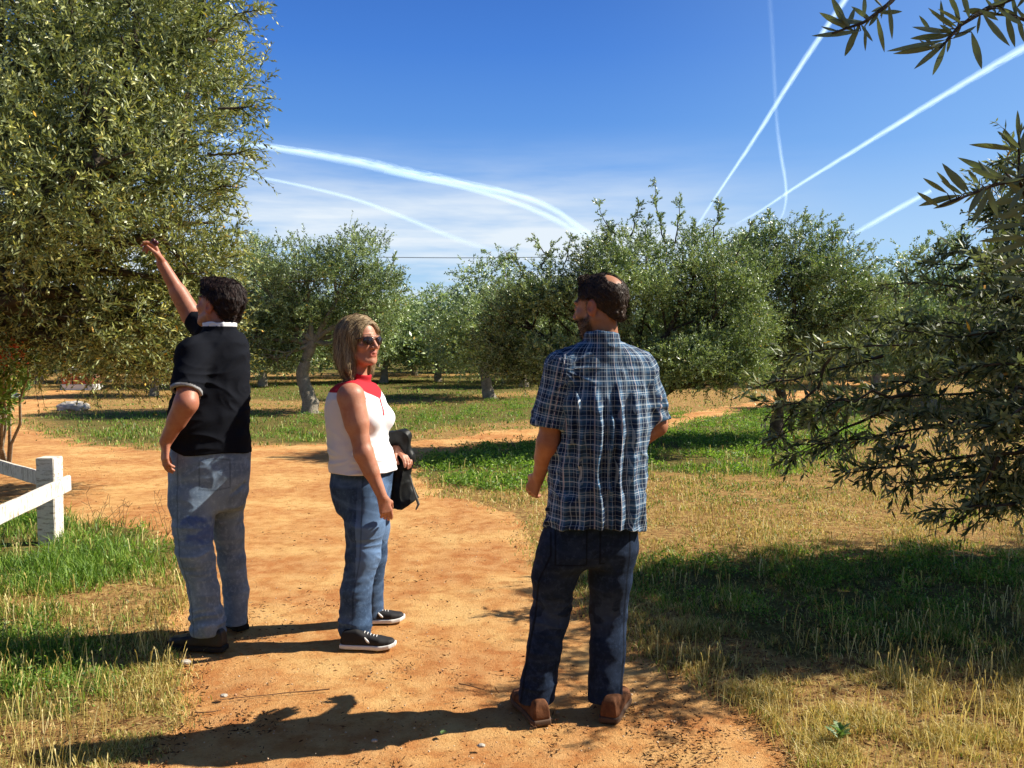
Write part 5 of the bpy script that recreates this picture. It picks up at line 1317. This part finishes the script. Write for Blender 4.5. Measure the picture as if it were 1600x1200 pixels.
    M_PL = m.pbr(c, .85, .12, m.bump(m.math('ADD', weave, m.noise(co, 60, 3, .6)), .35, .003))
    mesh_np("shirt", V, F, M_PL, root, smooth=True, attrs={"pu": u, "pv": v})
    # ---- jeans
    zh = gz(feet)
    Jr = []
    for (py, xl, xr, b) in [(770, 868, 998, .115), (800, 856, 1000, .122), (830, 845, 1001, .130), (860, 840, 998, .128), (880, 842, 990, .11)]:
        c = p((xl + xr) / 2, py, .03); w = (xr - xl) / 2 * sc; Jr.append((c[2], c[0], c[1], math.sqrt(max(w * w - (b * .33) ** 2, .01)) / .94 * .95, b))
    hipj = loft(Jr, f, 2.3, k=.03)
    L_ = [p(884, 858, .01), p(866, 900, .015), p(861, 955, .05), p(850, 1015, .01), p(838, 1094, -.02)]
    R_ = [p(957, 858, .05), p(953, 905, .055), p(950, 960, .09), p(950, 1015, .05), p(944, 1094, .0)]
    kneez = L_[2][2]
    lt = chain(L_, [.099, .086, .071, .065, .063], .02); rt = chain(R_, [.098, .083, .074, .069, .068], .02)
    hzL, hzR = p(0, 1092)[2], p(0, 1090)[2]
    cleft = p(928, 862, -.02)
    def fj(P):
        d = hipj(P)
        l = lt(P) + leg_wrinkle(P, 51, kneez, hzL); rr = rt(P) + leg_wrinkle(P + .7, 57, kneez - .02, hzR)
        lg = smin(l, rr, .018); d = smin(d, lg, .04)
        d = d - fold(P, 61, 10, 10, 10) * .004
        d = smax(d, -rc(cleft + [0, -.13, -.02], cleft + [0, -.09, .10], .008, .004)(P), .02)
        d = smax(d, hzL - P[:, 2] + (vnoise(P * 15, 2) - .5) * .02, .004)
        return d
    V, F = surf_net(fj, (-.42, -.32, .02), (.36, .38, .98), .0042)
    x = V; wear_and_light = np.clip(fold(V.astype(np.float32), 71, 8, 8, 14) - .6, 0, 1) * .3 + .35 * np.exp(-((V[:, 2] - kneez) / .08) ** 2) * (vnoise(V * 25, 3) > .5)
    def sd(V, c, w): return np.clip(1 - np.abs(c) / w, 0, 1)
    cxs = np.interp(V[:, 2], [q[2] for q in L_[::-1]], [q[0] for q in L_[::-1]]); cxr = np.interp(V[:, 2], [q[2] for q in R_[::-1]], [q[0] for q in R_[::-1]])
    seam = np.maximum(sd(V, V[:, 0] - cxs + .066, .006), sd(V, V[:, 0] - cxr - .060, .006)) * (V[:, 2] < .75)
    pock = 0
    for cx, w in ((p(892, 0)[0], .062), (p(962, 0)[0], .062)):
        zx = p(0, 845)[2]; dx = np.abs(V[:, 0] - cx) - w; dz = np.abs(V[:, 2] - zx) - .075; e = np.maximum(dx, dz); pock = np.maximum(pock, np.clip(1 - np.abs(e) / .005, 0, 1) * (V[:, 1] < .03))
    mesh_np("jeans", V, F, denim("dark_denim", (.007, .013, .030), (.018, .036, .078)), root, smooth=True, attrs={"wear_and_light": np.clip(wear_and_light, 0, .6), "seam": np.clip(np.maximum(seam, pock), 0, .8), "stain": np.zeros(len(V))})
    m = NM("brown_suede"); co = m.coord(); n1 = m.noise(co, 30, 5, .7); M_SU = m.pbr(m.mix(m.rng(n1, .35, .65), (.17, .07, .032), (.08, .032, .016)), .85, .15, m.bump(n1, .6, .006))
    for hp_, tp_ in (((848, 1126), (812, 1086)), ((950, 1124), (968, 1084))):
        a, b = GP(*hp_), GP(*tp_); z0 = gz(a); shoe(root, a - O[:2], b - a, .30, .072, M_SU, M_SOLED, z0 - .004, .024, .054)
    return root

# =================================================================== woman
def build_woman():
    Y0 = 4.45; rng = np.random.default_rng(202)
    feet = GP(570, 990); root = empty("person", (feet[0], feet[1], 0), "woman in sunglasses and a white sleeveless top with red shoulders, black jacket over her arm", "person")
    O = np.array([feet[0], feet[1], 0.0]); sc = Y0 / FPX
    def p(px, py, dy=0.0): return PX(px, py, Y0 + dy) - O
    f = nrm(np.array([.95, -.30])); r = np.array([f[1], -f[0]])
    hc = p(563, 535, -.02); HF = frame((.80, -.60, .06)); HS = 1.06
    hp = head_prims('f')
    def head(q): return hp(((q - hc.astype(np.float32)) @ HF.T.astype(np.float32)) / HS) * HS
    arn = [p(548, 620, -.19), p(568, 708, -.22), p(597, 776, -.21)]; arf = [p(572, 622, .16), p(582, 700, .20), p(622, 700, .16)]
    prims = [(head, 0), (rc(p(556, 604, 0), p(560, 560, -.01), .052, .048), .025),
             (rc(arn[0], arn[0] + (arn[1] - arn[0]) * .45, .062, .060), .03), (chain(arn, [.056, .045, .026], .02), .03), (rc(arn[1], arn[1] + (arn[2] - arn[1]) * .4, .043, .038), .02),
             (chain(arf, [.054, .042, .026], .02), .03), (rc(p(556, 615, -.0), arn[0], .055, .055), .03), (rc(p(556, 615, 0), arf[0], .055, .05), .03),
             (rc(p(556, 620, 0), p(566, 740, 0), .10, .11), .05)]
    prims += hand(arn[2], nrm(p(604, 802, -.20) - arn[2]), (-.35, .75, 0), (.9, -.1, 0), (.35, .45, .55, .6), .93, .35)
    prims += hand(arf[2], (.55, -.6, -.45), (-.2, .1, -.9), (.3, -.7, .5), .35, .93)
    fb = U(prims); V, F = surf_net(fb, (-.40, -.42, .60), (.42, .42, 1.68), .0036)
    q = ((V - hc) @ HF.T) / HS
    lip = np.clip(1 - np.abs(q[:, 2] + .062) / .013, 0, 1) * (np.abs(q[:, 0]) < .022) * (q[:, 1] > .080)
    brow = (np.abs(q[:, 2] - .031) < .004) * (np.abs(np.abs(q[:, 0]) - .032) < .018) * (q[:, 1] > .06)
    cheek = np.exp(-(((np.abs(q[:, 0]) - .04) / .02) ** 2 + ((q[:, 2] + .025) / .02) ** 2)) * (q[:, 1] > .03)
    body = mesh_np("body", V, F, skin_mat("skin_sunned", (.50, .24, .15), (.42, .16, .09)), root, smooth=True, attrs={"flush": np.clip((lip > 0) * .8 + cheek * .25 + .08, 0, 1), "dark": brow * .7, "eye": np.zeros(len(V))})
    # hair: chin length bob parted at the side
    M_H = hair_mat("ash_blond_hair", [(0, (.025, .016, .010)), (.35, (.07, .045, .026)), (.7, (.26, .17, .085)), (1, (.52, .39, .22))])
    def hf(P):
        q = (((P - hc.astype(np.float32)) @ HF.T.astype(np.float32)) / HS)
        d = ell((0, -.020, .040), (.094, .112, .098))(q)
        # falls to the shoulders at back and sides
        d = smin(d, ell((0, -.045, -.050), (.100, .082, .125))(q), .03)
        d = smin(d, rc((.070, .012, .045), (.080, -.005, -.115), .024, .022)(q), .02); d = smin(d, rc((-.066, .004, .045), (-.078, -.012, -.080), .020, .014)(q), .02)
        ang = np.arctan2(q[:, 0], -q[:, 1]); d = d - .008 * np.sin(ang * 13 + q[:, 2] * 18) * np.clip(.4 - q[:, 2] * 4, 0, 1) - (vnoise(q * np.array([40, 40, 10]), 4) - .5) * .012
        facec = ell((0.004, .105, -.012), (.062, .088, .104))(q)
        d = smax(d, -facec, .012)
        d = smax(d, -(rc((0, 0.02, -.18), (0, .03, -.05), .055, .050)(q)), .01)
        return smax(d, -(q[:, 2] + .150 + .12 * q[:, 1] + .01 * np.sin(ang * 9)), .008) * HS
    Vh, Fh = surf_net(hf, hc - np.array([.2, .2, .2]), hc + .17, .0034)
    tintf = lambda P: np.clip(.58 + .55 * (vnoise(np.stack([np.arctan2(((P - hc) @ HF.T)[:, 0], -((P - hc) @ HF.T)[:, 1]) * 9, P[:, 2] * 3, P[:, 2] * 0], -1), 6) - .25), 0, 1)
    hair = mesh_np("hair", Vh, Fh, M_H, root, smooth=True, attrs={"tint": tintf(Vh) * .8})
    def flow(P, N):
        q = ((P - hc) @ HF.T); top = np.clip(q[:, 2] / .1, 0, 1)
        d = np.stack([np.sign(q[:, 0] + .02) * (.9 * top + .05), -.15 - 0 * top, -.25 - 1.0 * (1 - top)], -1) @ HF; return nrm(d - N * (d * N).sum(1)[:, None] + np.array([0, 0, -.12]))
    strands("strand", hf, Vh, hair, M_H, 6500, .085, rng, flow, .0011, 6, lift=.10, tint=lambda P, g: np.clip(tintf(P) + g.normal(.05, .2, len(P)), 0, 1))
    # sunglasses
    M_BLK = NM("brown_tint_lens").pbr((.02, .010, .010), .12, .7)
    def hl(x, y, z): return hc + (np.array([x, y, z]) * HS) @ HF
    Vs, Fs = tube([hl(-.080, -.010, .012), hl(-.079, .04, .012), hl(-.066, .082, .014), hl(-.037, .098, .018), hl(0, .106, .014), hl(.037, .098, .018), hl(.066, .082, .014), hl(.079, .04, .012), hl(.080, -.010, .012)], [.003, .0035, .004, .003, .003, .003, .004, .0035, .003], 6); gl = mesh_np("sunglasses", Vs, Fs, M_BLK, root, smooth=True)
    for s in (-1, 1):
        Vs, Fs = surf_net(lambda P: ell((s * .037, .094, .002), (.027, .007, .022), frame((s * .35, 1, 0)))(((P - hc.astype(np.float32)) @ HF.T.astype(np.float32)) / HS) * HS, hc - .15, hc + .15, .003)
        mesh_np("lens", Vs, Fs, M_BLK, gl, smooth=True)
    # ---- top
    rows = []
    for (py, xl, xr, b) in [(598, 530, 582, .060), (608, 520, 590, .080), (622, 514, 598, .105), (640, 511, 603, .118), (662, 512, 604, .125), (690, 516, 604, .122), (712, 518, 612, .132), (735, 519, 617, .138), (745, 519, 618, .14)]:
        c = p((xl + xr) / 2, py, 0); w = (xr - xl) / 2 * sc; a = min(.19, math.sqrt(max(w * w - (b * .95) ** 2, .0001)) / .30) if w > b * .95 else .13; a = np.interp(py, [598, 608, 622, 640, 662, 690, 712, 745], [.12, .155, .172, .172, .168, .165, .175, .19])
        b = math.sqrt(max(w * w - (a * .30) ** 2, .003)) / .954
        rows.append((c[2], c[0], c[1], a, b))
    T = loft(rows, f, 2.25, k=.02); f3 = np.array([f[0], f[1], 0]); r3 = np.array([r[0], r[1], 0])
    bc = p(583, 655, -.03); zh = p(0, 735)[2]
    col_a, col_b = p(557, 604, .0), p(562, 586, -.01)
    def ftop(P):
        d = T(P)
        for s in (-1, 1): d = smin(d, ell(bc + r3 * s * .075 + f3 * .010, (.070, .070, .066))(P), .03)
        d = smin(d, U([(rc(p(556, 606, 0), arn[0] + [.0, .05, .02], .05, .052), 0), (rc(p(556, 606, 0), arf[0] + [0, -.05, .02], .05, .052), .02)])(P), .03)
        c = smax(rc(col_a, col_b, .066, .058)(P), P[:, 2] - col_b[2] - .012 + (P @ f3.astype(np.float32) - col_b @ f3) * .25, .004)
        d = smin(d, c, .012)
        z = P[:, 2]
        d = d - fold(P, 131, 7, 7, 26) * .006 * np.clip((p(0, 675)[2] - z) / .05, 0, 1) - fold(P, 141, 9, 9, 9) * .003
        # armholes
        for A_, s in ((arn, 1), (arf, -1)):
            ax = nrm(r3 * s * 1.0 + [0, 0, .15]); d = smax(d, -rc(A_[0] + ax * -.012 + [0, 0, -.01], A_[0] + ax * .2 + [0, 0, -.03], .066, .085)(P), .008)
        d = smax(d, -rc(col_b - [0, 0, .02], col_b + [0, 0, .05], .051, .056)(P), .003)
        return smax(d, zh - z + (vnoise(P * 10, 2) - .5) * .008, .004)
    V, F = surf_net(ftop, (-.32, -.36, .82), (.32, .36, 1.46), .004)
    lf = (V - np.array([*bc[:2], 0])) @ f3; zz = V[:, 2]
    zr = p(0, 622)[2] + np.clip(-lf - .12, -.2, .05) * .0
    lat = np.abs((V - np.array([rows[3][1], rows[3][2], 0])) @ r3)
    front = (V - np.array([rows[3][1], rows[3][2], 0])) @ f3
    bound = np.where(front > 0, p(0, 640)[2] + .8 * (lat - .0) * 1.0 - .02, p(0, 612)[2])
    bound = np.where(front > 0, np.minimum(p(0, 606)[2], p(0, 623)[2] + .40 * lat), bound)
    red = np.clip((zz - bound) / .004, 0, 1)
    arm_d = np.minimum(*[rc(A_[0] + nrm(r3 * s + [0, 0, .15]) * -.012 + [0, 0, -.01], A_[0] + nrm(r3 * s + [0, 0, .15]) * .2 + [0, 0, -.03], .066, .085)(V.astype(np.float32)) for A_, s in ((arn, 1), (arf, -1))])
    red = np.maximum(red, (arm_d < .009) * 1.0)
    red = np.where((np.abs((V - O * 0 - np.array([rows[3][1], rows[3][2], 0])) @ r3) < .007) & (front > 0) & (zz > p(0, 648)[2]), 1.0, red)
    m = NM("white_and_red_jersey"); co = m.coord(); n1 = m.noise(co, 500, 2, .5); M_T = m.pbr(m.mix(m.attr("red"), (.80, .78, .80), (.50, .018, .03)), .8, .2, m.bump(m.math('ADD', n1, m.noise(co, 40, 3, .6)), .25, .003))
    mesh_np("top", V, F, M_T, root, smooth=True, attrs={"red": red})
    # ---- jeans
    Jr = []
    for (py, xl, xr) in [(715, 526, 606), (735, 521, 613), (755, 519, 611), (778, 523, 607), (800, 532, 604)]:
        c = p((xl + xr) / 2, py, .03); w = (xr - xl) / 2 * sc; a = np.interp(py, [715, 755, 800], [.165, .185, .17]); Jr.append((c[2], c[0], c[1], a, math.sqrt(w * w - (a * .30) ** 2) / .954))
    hipj = loft(Jr, f, 2.2, k=.03)
    N_ = [p(572, 770, -.06), p(570, 820, -.09), p(567, 868, -.10), p(556, 925, -.12), p(555, 992, -.13)]
    R_ = [p(578, 770, .12), p(582, 825, .16), p(584, 868, .18), p(580, 915, .20), p(581, 968, .22)]
    lt = chain(N_, [.105, .098, .078, .074, .079], .02); rt = chain(R_, [.10, .088, .068, .062, .066], .02); zN, zF = p(0, 991, -.13)[2], p(0, 964, .22)[2]; kz = N_[2][2]
    def fj(P):
        l = smax(lt(P) + leg_wrinkle(P, 151, kz, zN, .009), zN + .10 * (P[:, 0] - N_[4][0]) * 0 - P[:, 2], .004); rr = smax(rt(P) + leg_wrinkle(P + .7, 157, kz, zF, .009), zF - P[:, 2], .004)
        return smin(hipj(P) - fold(P, 161, 10, 10, 10) * .003, smin(l, rr, .02), .035)
    V, F = surf_net(fj, (-.34, -.36, .0), (.30, .46, .98), .0044)
    wear_and_light = np.clip(fold(V.astype(np.float32), 171, 8, 8, 16) - .5, 0, 1) * .6 + .6 * np.clip(1.2 - np.abs(V[:, 2] - kz - .08) / .28, 0, 1) * ((V - np.array([*N_[1][:2], 0])) @ f3 > .0)  # fold wear, plus sunlight painted as a paler front of thigh and knee
    cxs = np.interp(V[:, 2], [q[2] for q in N_[::-1]], [q[0] for q in N_[::-1]])
    seam = np.clip(1 - np.abs(V[:, 0] - cxs) / .005, 0, 1) * (V[:, 1] < cxs * 0 - .0)
    mesh_np("jeans", V, F, denim("mid_denim", (.018, .035, .075), (.070, .125, .225)), root, smooth=True, attrs={"wear_and_light": np.clip(wear_and_light, 0, .7), "seam": seam * .6, "stain": np.zeros(len(V))})
    m = NM("black_canvas"); co = m.coord(); M_BC = m.pbr((.018, .017, .018), .7, .25, m.bump(m.noise(co, 200, 3, .6), .4, .002))
    a, b = GP(533, 1007), GP(612, 1008); shoe(root, a - O[:2], b - a, .275, .072, M_BC, M_SOLEW, gz(a) - .003, .022, .046, logo=1)
    a, b = GP(556, 969), GP(618, 966); shoe(root, a - O[:2], b - a, .265, .068, M_BC, M_SOLEW, gz(a) - .003, .022, .046, logo=1)
    return root, O, arf, p

def build_jacket(O, arf, p):
    """black jacket folded over the forearm"""
    root = empty("jacket", (0, 0, 0), "black jacket hanging over the forearm of the woman", "jacket")
    root.location = tuple(O)
    M_J = clothmat("black_nylon", (.016, .017, .017), .3, 30, .42)
    y = .15
    a = [rc(p(604, 688, y + .03), p(630, 684, y), .046, .038), rc(p(630, 682, y), p(637, 715, y - .01), .030, .030), rc(p(612, 690, y + .02), p(616, 800, y), .040, .034), rc(p(622, 730, y), p(632, 790, y - .01), .045, .052), rc(p(632, 750, y), p(646, 786, y), .028, .030), rc(p(637, 715, y), p(634, 742, y), .028, .022)]
    f3 = (0, 1, 0)
    def f(P):
        d = None
        for j, g in enumerate(a):
            e = g(P); d = e if d is None else smin(d, e, .022)
        # hanging folds
        d = d - .011 * (fold(P, 201, 30, 12, 5) - .35) - .004 * fold(P, 203, 14, 14, 14)
        lo = p(625, 802)[2] + .65 * (P[:, 0] - p(620, 0)[0]) * (P[:, 0] > p(620, 0)[0])
        d = smax(d, lo - P[:, 2], .006)
        d = smax(d, -rc(p(616, 703, y - .02), p(628, 697, y - .16), .027, .040)(P), .01)
        return d
    V, F = surf_net(f, p(590, 815, y - .12) - .03, p(668, 655, y + .12) + .03, .004)
    body = mesh_np("shell", V, F, M_J, root, smooth=True)
    V, F = tube([p(640, 742, y - .06), p(646, 765, y - .06), p(654, 788, y - .045), p(650, 796, y - .03)], [.005, .006, .008, .004], 6); mesh_np("trim", V, F, clothmat("grey_trim", (.16, .17, .16), .3, 30, .5), root, smooth=True)
    return root

# =================================================================== man in the black polo
def build_polo_man():
    Y0 = 4.33; rng = np.random.default_rng(303)
    feet = GP(340, 1003); root = empty("person", (feet[0], feet[1], 0), "dark haired man in a black polo and faded jeans reaching up into the olive tree", "person")
    O = np.array([feet[0], feet[1], 0.0]); sc = Y0 / FPX
    def p(px, py, dy=0.0): return PX(px, py, Y0 + dy) - O
    f = nrm(np.array([-.45, .89])); r = np.array([f[1], -f[0]]); f3 = np.array([f[0], f[1], 0]); r3 = np.array([r[0], r[1], 0])
    hc = p(341, 478, .02); HF = frame((-.93, .28, .22)); HS = 1.06
    hp = head_prims('m')
    def head(q): return hp(((q - hc.astype(np.float32)) @ HF.T.astype(np.float32)) / HS) * HS
    arn = [p(300, 560, -.16), p(291, 630, -.27), p(259, 690, -.22)]; arf = [p(360, 540, .08), p(300, 494, .26), p(253, 412, .20)]
    prims = [(head, 0), (rc(p(345, 535, .0), p(345, 500, .01), .068, .064), .03),
             (chain(arn, [.058, .050, .030], .02), .03), (rc(arn[1], arn[1] + (arn[2] - arn[1]) * .45, .050, .043), .02),
             (chain(arf, [.060, .048, .028], .02), .03), (rc(arf[1], arf[1] + (arf[2] - arf[1]) * .45, .050, .043), .02),
             (rc(p(345, 545), arn[0], .07, .06), .03), (rc(p(345, 545), arf[0], .07, .06), .03), (rc(p(338, 560), p(330, 706), .12, .15), .05)]
    prims += hand(arn[2], nrm(p(257, 728, -.23) - arn[2]), (.6, .5, 0), (-.3, .6, .3), (.3, .4, .45, .5), 1.0, .3)
    hd = nrm(p(240, 384, .19) - arf[2])
    prims += hand(arf[2], hd, (-.75, -.45, .15), (.3, -.9, .2), (.55, .75, .95, 1.05), 1.0, .3)
    fb = U(prims); V, F = surf_net(fb, (-.52, -.42, .80), (.34, .42, 2.06), .0036)
    q = ((V - hc) @ HF.T) / HS
    lip = (np.abs(q[:, 2] + .062) < .012) * (np.abs(q[:, 0]) < .023) * (q[:, 1] > .082)
    nh = np.linalg.norm(V - hc, axis=1) < .15
    brow = nh * (np.abs(q[:, 2] - .030) < .006) * (np.abs(np.abs(q[:, 0]) - .032) < .02) * (q[:, 1] > .06)
    ear = np.clip((np.abs(q[:, 0]) - .074) / .006, 0, 1) * (np.abs(q[:, 2]) < .04) * (np.abs(q[:, 1]) < .05)
    stub = np.clip((-.035 - q[:, 2]) / .02, 0, 1) * (q[:, 1] > .0) * (q[:, 2] > -.13) * (np.abs(q[:, 0]) < .09) * .3
    mesh_np("body", V, F, skin_mat("skin_weathered", (.44, .19, .11), (.36, .13, .075)), root, smooth=True, attrs={"flush": np.clip(lip * .7 + ear * .4 + .1, 0, 1), "dark": np.clip(brow * .85 + stub, 0, .9), "eye": np.zeros(len(V))})
    M_H = hair_mat("dark_hair", [(0, (.008, .005, .005)), (.6, (.028, .014, .011)), (1, (.09, .045, .035))])
    def hf(P):
        q = (((P - hc.astype(np.float32)) @ HF.T.astype(np.float32)) / HS)
        d = ell((0, -.020, .046), (.088, .107, .092))(q); d = smin(d, ell((0, -.056, -.020), (.064, .052, .072))(q), .03); d = smin(d, ell((0, .062, .098), (.055, .040, .028))(q), .03)
        d = d + (vnoise(q * 55, 4) - .5) * .012 + (vnoise(q * 22, 5) - .5) * .012
        cut = np.maximum.reduce([q[:, 1] - .094, -(q[:, 2] + .085), np.where(q[:, 2] < .040, q[:, 1] + .026 - (q[:, 2] - .0) * .9, np.where(q[:, 2] < .075, q[:, 1] - .072, -1))])
        return smax(d, cut * .9, .008) * HS
    Vh, Fh = surf_net(hf, hc - .18, hc + .19, .0034); hair = mesh_np("hair", Vh, Fh, M_H, root, smooth=True, attrs={"tint": vnoise(Vh * 90, 8) * .6})
    def flow(P, N):
        q = ((P - hc) @ HF.T); d = np.stack([np.sign(q[:, 0]) * .3, -.6 - 0 * q[:, 1], -.35 - q[:, 2] * 3], -1) @ HF; return nrm(d - N * (d * N).sum(1)[:, None])
    strands("strand", hf, Vh, hair, M_H, 9500, .030, rng, flow, .0008, 4, lift=.35, curl=.08)
    # ---- polo
    rows = []
    for (py, xl, xr, b) in [(522, 316, 376, .095), (535, 302, 384, .12), (555, 290, 388, .14), (590, 280, 389, .155), (630, 268, 388, .17), (665, 262, 389, .185), (695, 262, 390, .185), (715, 266, 391, .18), (730, 268, 391, .18)]:
        c = p((xl + xr) / 2, py, 0); w = (xr - xl) / 2 * sc; a = math.sqrt(max(w * w - (b * .45) ** 2, .0004)) / .89; a = float(np.clip(a, .08, .212)) * .91; rows.append((c[2], c[0], c[1], a, b * .93))
    T = loft(rows, f, 2.3, k=.03)
    shn, shf = p(302, 554, -.14), p(362, 544, .08); sn1 = p(291, 611, -.245); sf1 = p(308, 503, .235)
    SD, SF_ = nrm(sn1 - shn), nrm(sf1 - shf); ca, cb = p(344, 530, .0), p(343, 508, .0)
    zh = p(0, 706)[2]
    def fp_(P):
        d = smin(T(P), U([(rc(p(344, 538), shn, .065, .070), 0), (rc(p(344, 538), shf, .065, .070), .02)])(P), .05)
        c = smax(rc(ca, cb, .086, .078)(P), (P - cb.astype(np.float32)) @ np.array([0, 0, 1], np.float32) - .008, .004); d = smin(d, c, .012)
        s1 = smax(rc(shn, sn1, .074, .065)(P), (P - sn1.astype(np.float32)) @ SD.astype(np.float32), .005); s2 = smax(rc(shf, sf1, .072, .064)(P), (P - sf1.astype(np.float32)) @ SF_.astype(np.float32), .005)
        d = smin(smin(d, s1, .03), s2, .03)
        t = P - shn.astype(np.float32); z = P[:, 2]
        d = d - fold(P, 231, 7, 7, 16) * .009 * np.clip((p(0, 560)[2] - z) / .1, .3, 1) - fold(P, 241, 13, 13, 9) * .005
        # folds pulled toward the raised arm
        g = P @ np.array([.75, 0, -.66], np.float32); d = d - .006 * np.clip(np.sin(g * 60 + 3 * vnoise(P * 5, 3)), 0, 1) ** 2 * np.clip((z - p(0, 600)[2]) / .08, 0, 1)
        d = smax(d, -rc(sn1 - SD * .04, sn1 + SD * .05, .054, .062)(P), .003); d = smax(d, -rc(sf1 - SF_ * .03, sf1 + SF_ * .05, .052, .06)(P), .003)
        d = smax(d, -rc(cb - [0, 0, .02], cb + [0, 0, .05], .068, .075)(P), .003)
        hem = zh - .018 * (P @ r3.astype(np.float32)) / .2 + .012 * np.sin(P[:, 0] * 14) + .03 * np.clip((-P[:, 0] - .1) / .1, 0, 1)
        return smax(d, hem - z, .004)
    V, F = surf_net(fp_, (-.46, -.46, .84), (.36, .42, 1.66), .0042)
    trim = np.zeros(len(V)); trim = np.maximum(trim, .38 * ((V - sn1) @ SD > -.007) * (rc(shn, sn1, .08, .075)(V.astype(np.float32)) < .02)); trim = np.maximum(trim, ((V[:, 2] - cb[2]) > -.006) * (rc(ca, cb, .09, .085)(V.astype(np.float32)) < .012))
    m = NM("black_pique"); co = m.coord(); n1 = m.noise(co, 700, 2, .5); M_P = m.pbr(m.mix(m.attr("trim"), (.009, .010, .014), (.75, .75, .76)), .9, .05, m.bump(m.math('ADD', n1, m.noise(co, 45, 3, .6)), .3, .003))
    mesh_np("polo_shirt", V, F, M_P, root, smooth=True, attrs={"trim": trim * 1.0})
    # ---- jeans
    Jr = []
    for (py, xl, xr, b) in [(690, 272, 388, .16), (710, 267, 390, .165), (740, 265, 390, .165), (770, 265, 386, .15), (795, 268, 380, .13)]:
        c = p((xl + xr) / 2, py, .0); w = (xr - xl) / 2 * sc; Jr.append((c[2], c[0], c[1], float(np.clip(math.sqrt(max(w * w - (b * .45) ** 2, .0004)) / .89, .12, .205)) * .93, b))
    hipj = loft(Jr, f, 2.3, k=.03)
    N_ = [p(303, 775, -.08), p(302, 820, -.10), p(305, 865, -.12), p(318, 920, -.11), p(326, 985, -.10)]
    R_ = [p(350, 775, .08), p(357, 830, .12), p(362, 875, .14), p(369, 925, .15), p(368, 978, .14)]
    lt = chain(N_, [.102, .093, .077, .069, .078], .02); rt = chain(R_, [.095, .074, .065, .061, .054], .02); zN, zF = p(0, 989, -.10)[2], p(0, 975, .14)[2]; kz = N_[2][2]
    cl = p(352, 790, -.06)
    def fj(P):
        l = smax(lt(P) + leg_wrinkle(P, 251, kz, zN, .012), zN - P[:, 2], .004); rr = smax(rt(P) + leg_wrinkle(P + .7, 257, kz, zF, .012), zF - P[:, 2], .004)
        d = smin(hipj(P) - fold(P, 261, 8, 8, 8) * .006, smin(l, rr, .015), .035)
        cr = rc(p(340, 800, -.20), p(380, 755, -.02), .004, .003)
        return smax(d, -cr(P), .025)
    V, F = surf_net(fj, (-.44, -.40, .0), (.32, .40, 1.0), .0044)
    wear_and_light = np.clip(fold(V.astype(np.float32), 271, 7, 7, 12) - .55, 0, 1) * .3
    # sewn pocket on the near seat, dark creases, a blue stain on the thigh
    pc = p(336, 742, -.15); e1 = nrm(np.array([.9, .43, 0])); dx = np.abs((V - pc) @ e1) - .072; dz = np.abs(V[:, 2] - pc[2]) - .080 + .15 * np.abs((V - pc) @ e1); e = np.maximum(dx, dz)
    seam = np.clip(1 - np.abs(e) / .006, 0, 1) * (((V - pc) @ np.array([.43, -.9, 0])) > -.12)
    cxs = np.interp(V[:, 2], [q[2] for q in N_[::-1]], [q[0] for q in N_[::-1]]); seam = np.maximum(seam, np.clip(1 - np.abs(V[:, 0] - cxs + .045) / .006, 0, 1) * (V[:, 1] < 0))
    st = 0
    for (sx, sy, w, h) in ((300, 815, .055, .020), (318, 838, .040, .035), (300, 842, .03, .02)):
        c = p(sx, sy, -.2); st = np.maximum(st, np.clip(1.3 - np.sqrt(((V[:, 0] - c[0]) / w) ** 2 + ((V[:, 2] - c[2]) / h) ** 2) + (vnoise(V * 60, 5) - .5), 0, 1) * (V[:, 1] < .02))
    mesh_np("jeans", V, F, denim("faded_denim", (.11, .165, .25), (.26, .34, .45), (.03, .07, .28)), root, smooth=True, attrs={"wear_and_light": np.clip(wear_and_light, 0, .5), "seam": seam * .55, "stain": np.clip(st, 0, .6)})
    m = NM("black_leather"); co = m.coord(); M_BL = m.pbr((.015, .012, .012), .5, .4, m.bump(m.noise(co, 120, 4, .6), .4, .003))
    a, b = GP(352, 1014), GP(284, 1010); shoe(root, a - O[:2], b - a, .30, .085, M_BL, NM("black_sole").pbr((.02, .018, .017), .8, .2), gz(a) - .003, .026, .052)
    a, b = GP(380, 984), GP(345, 968); shoe(root, a - O[:2], b - a, .30, .085, M_BL, NM("black_sole").pbr((.02, .018, .017), .8, .2), gz(a) - .003, .026, .052)
    # ---- dark red olives pinched in the raised hand
    oc = O + p(241, 383, .175); M_OL = NM("ripe_olive").pbr((.07, .012, .015), .3, .5)
    ro = empty("olive_sprig", tuple(oc), "dark red ripe olives held up in the raised hand", "olives")
    for k, (a_, b_, c_) in enumerate([(0, 0, .0), (.016, -.01, .010), (-.015, .0, .008), (.002, -.012, .020)]):
        V, F = surf_net(ell((a_, b_, c_), (.011, .011, .014)), (-.04, -.04, -.03), (.04, .04, .05), .0028); mesh_np("olive", V, F, M_OL, ro, smooth=True)
    V, F = tube([(0, 0, .0), (0, .01, .03), (.0, .01, .06)], [.0015, .0018, .001], 5); mesh_np("stalk", V, F, M_BARKD, ro)
    return root
build_plaid_man()
rw, OW, arfW, pW = build_woman()
build_jacket(OW, arfW, pW)
build_polo_man()
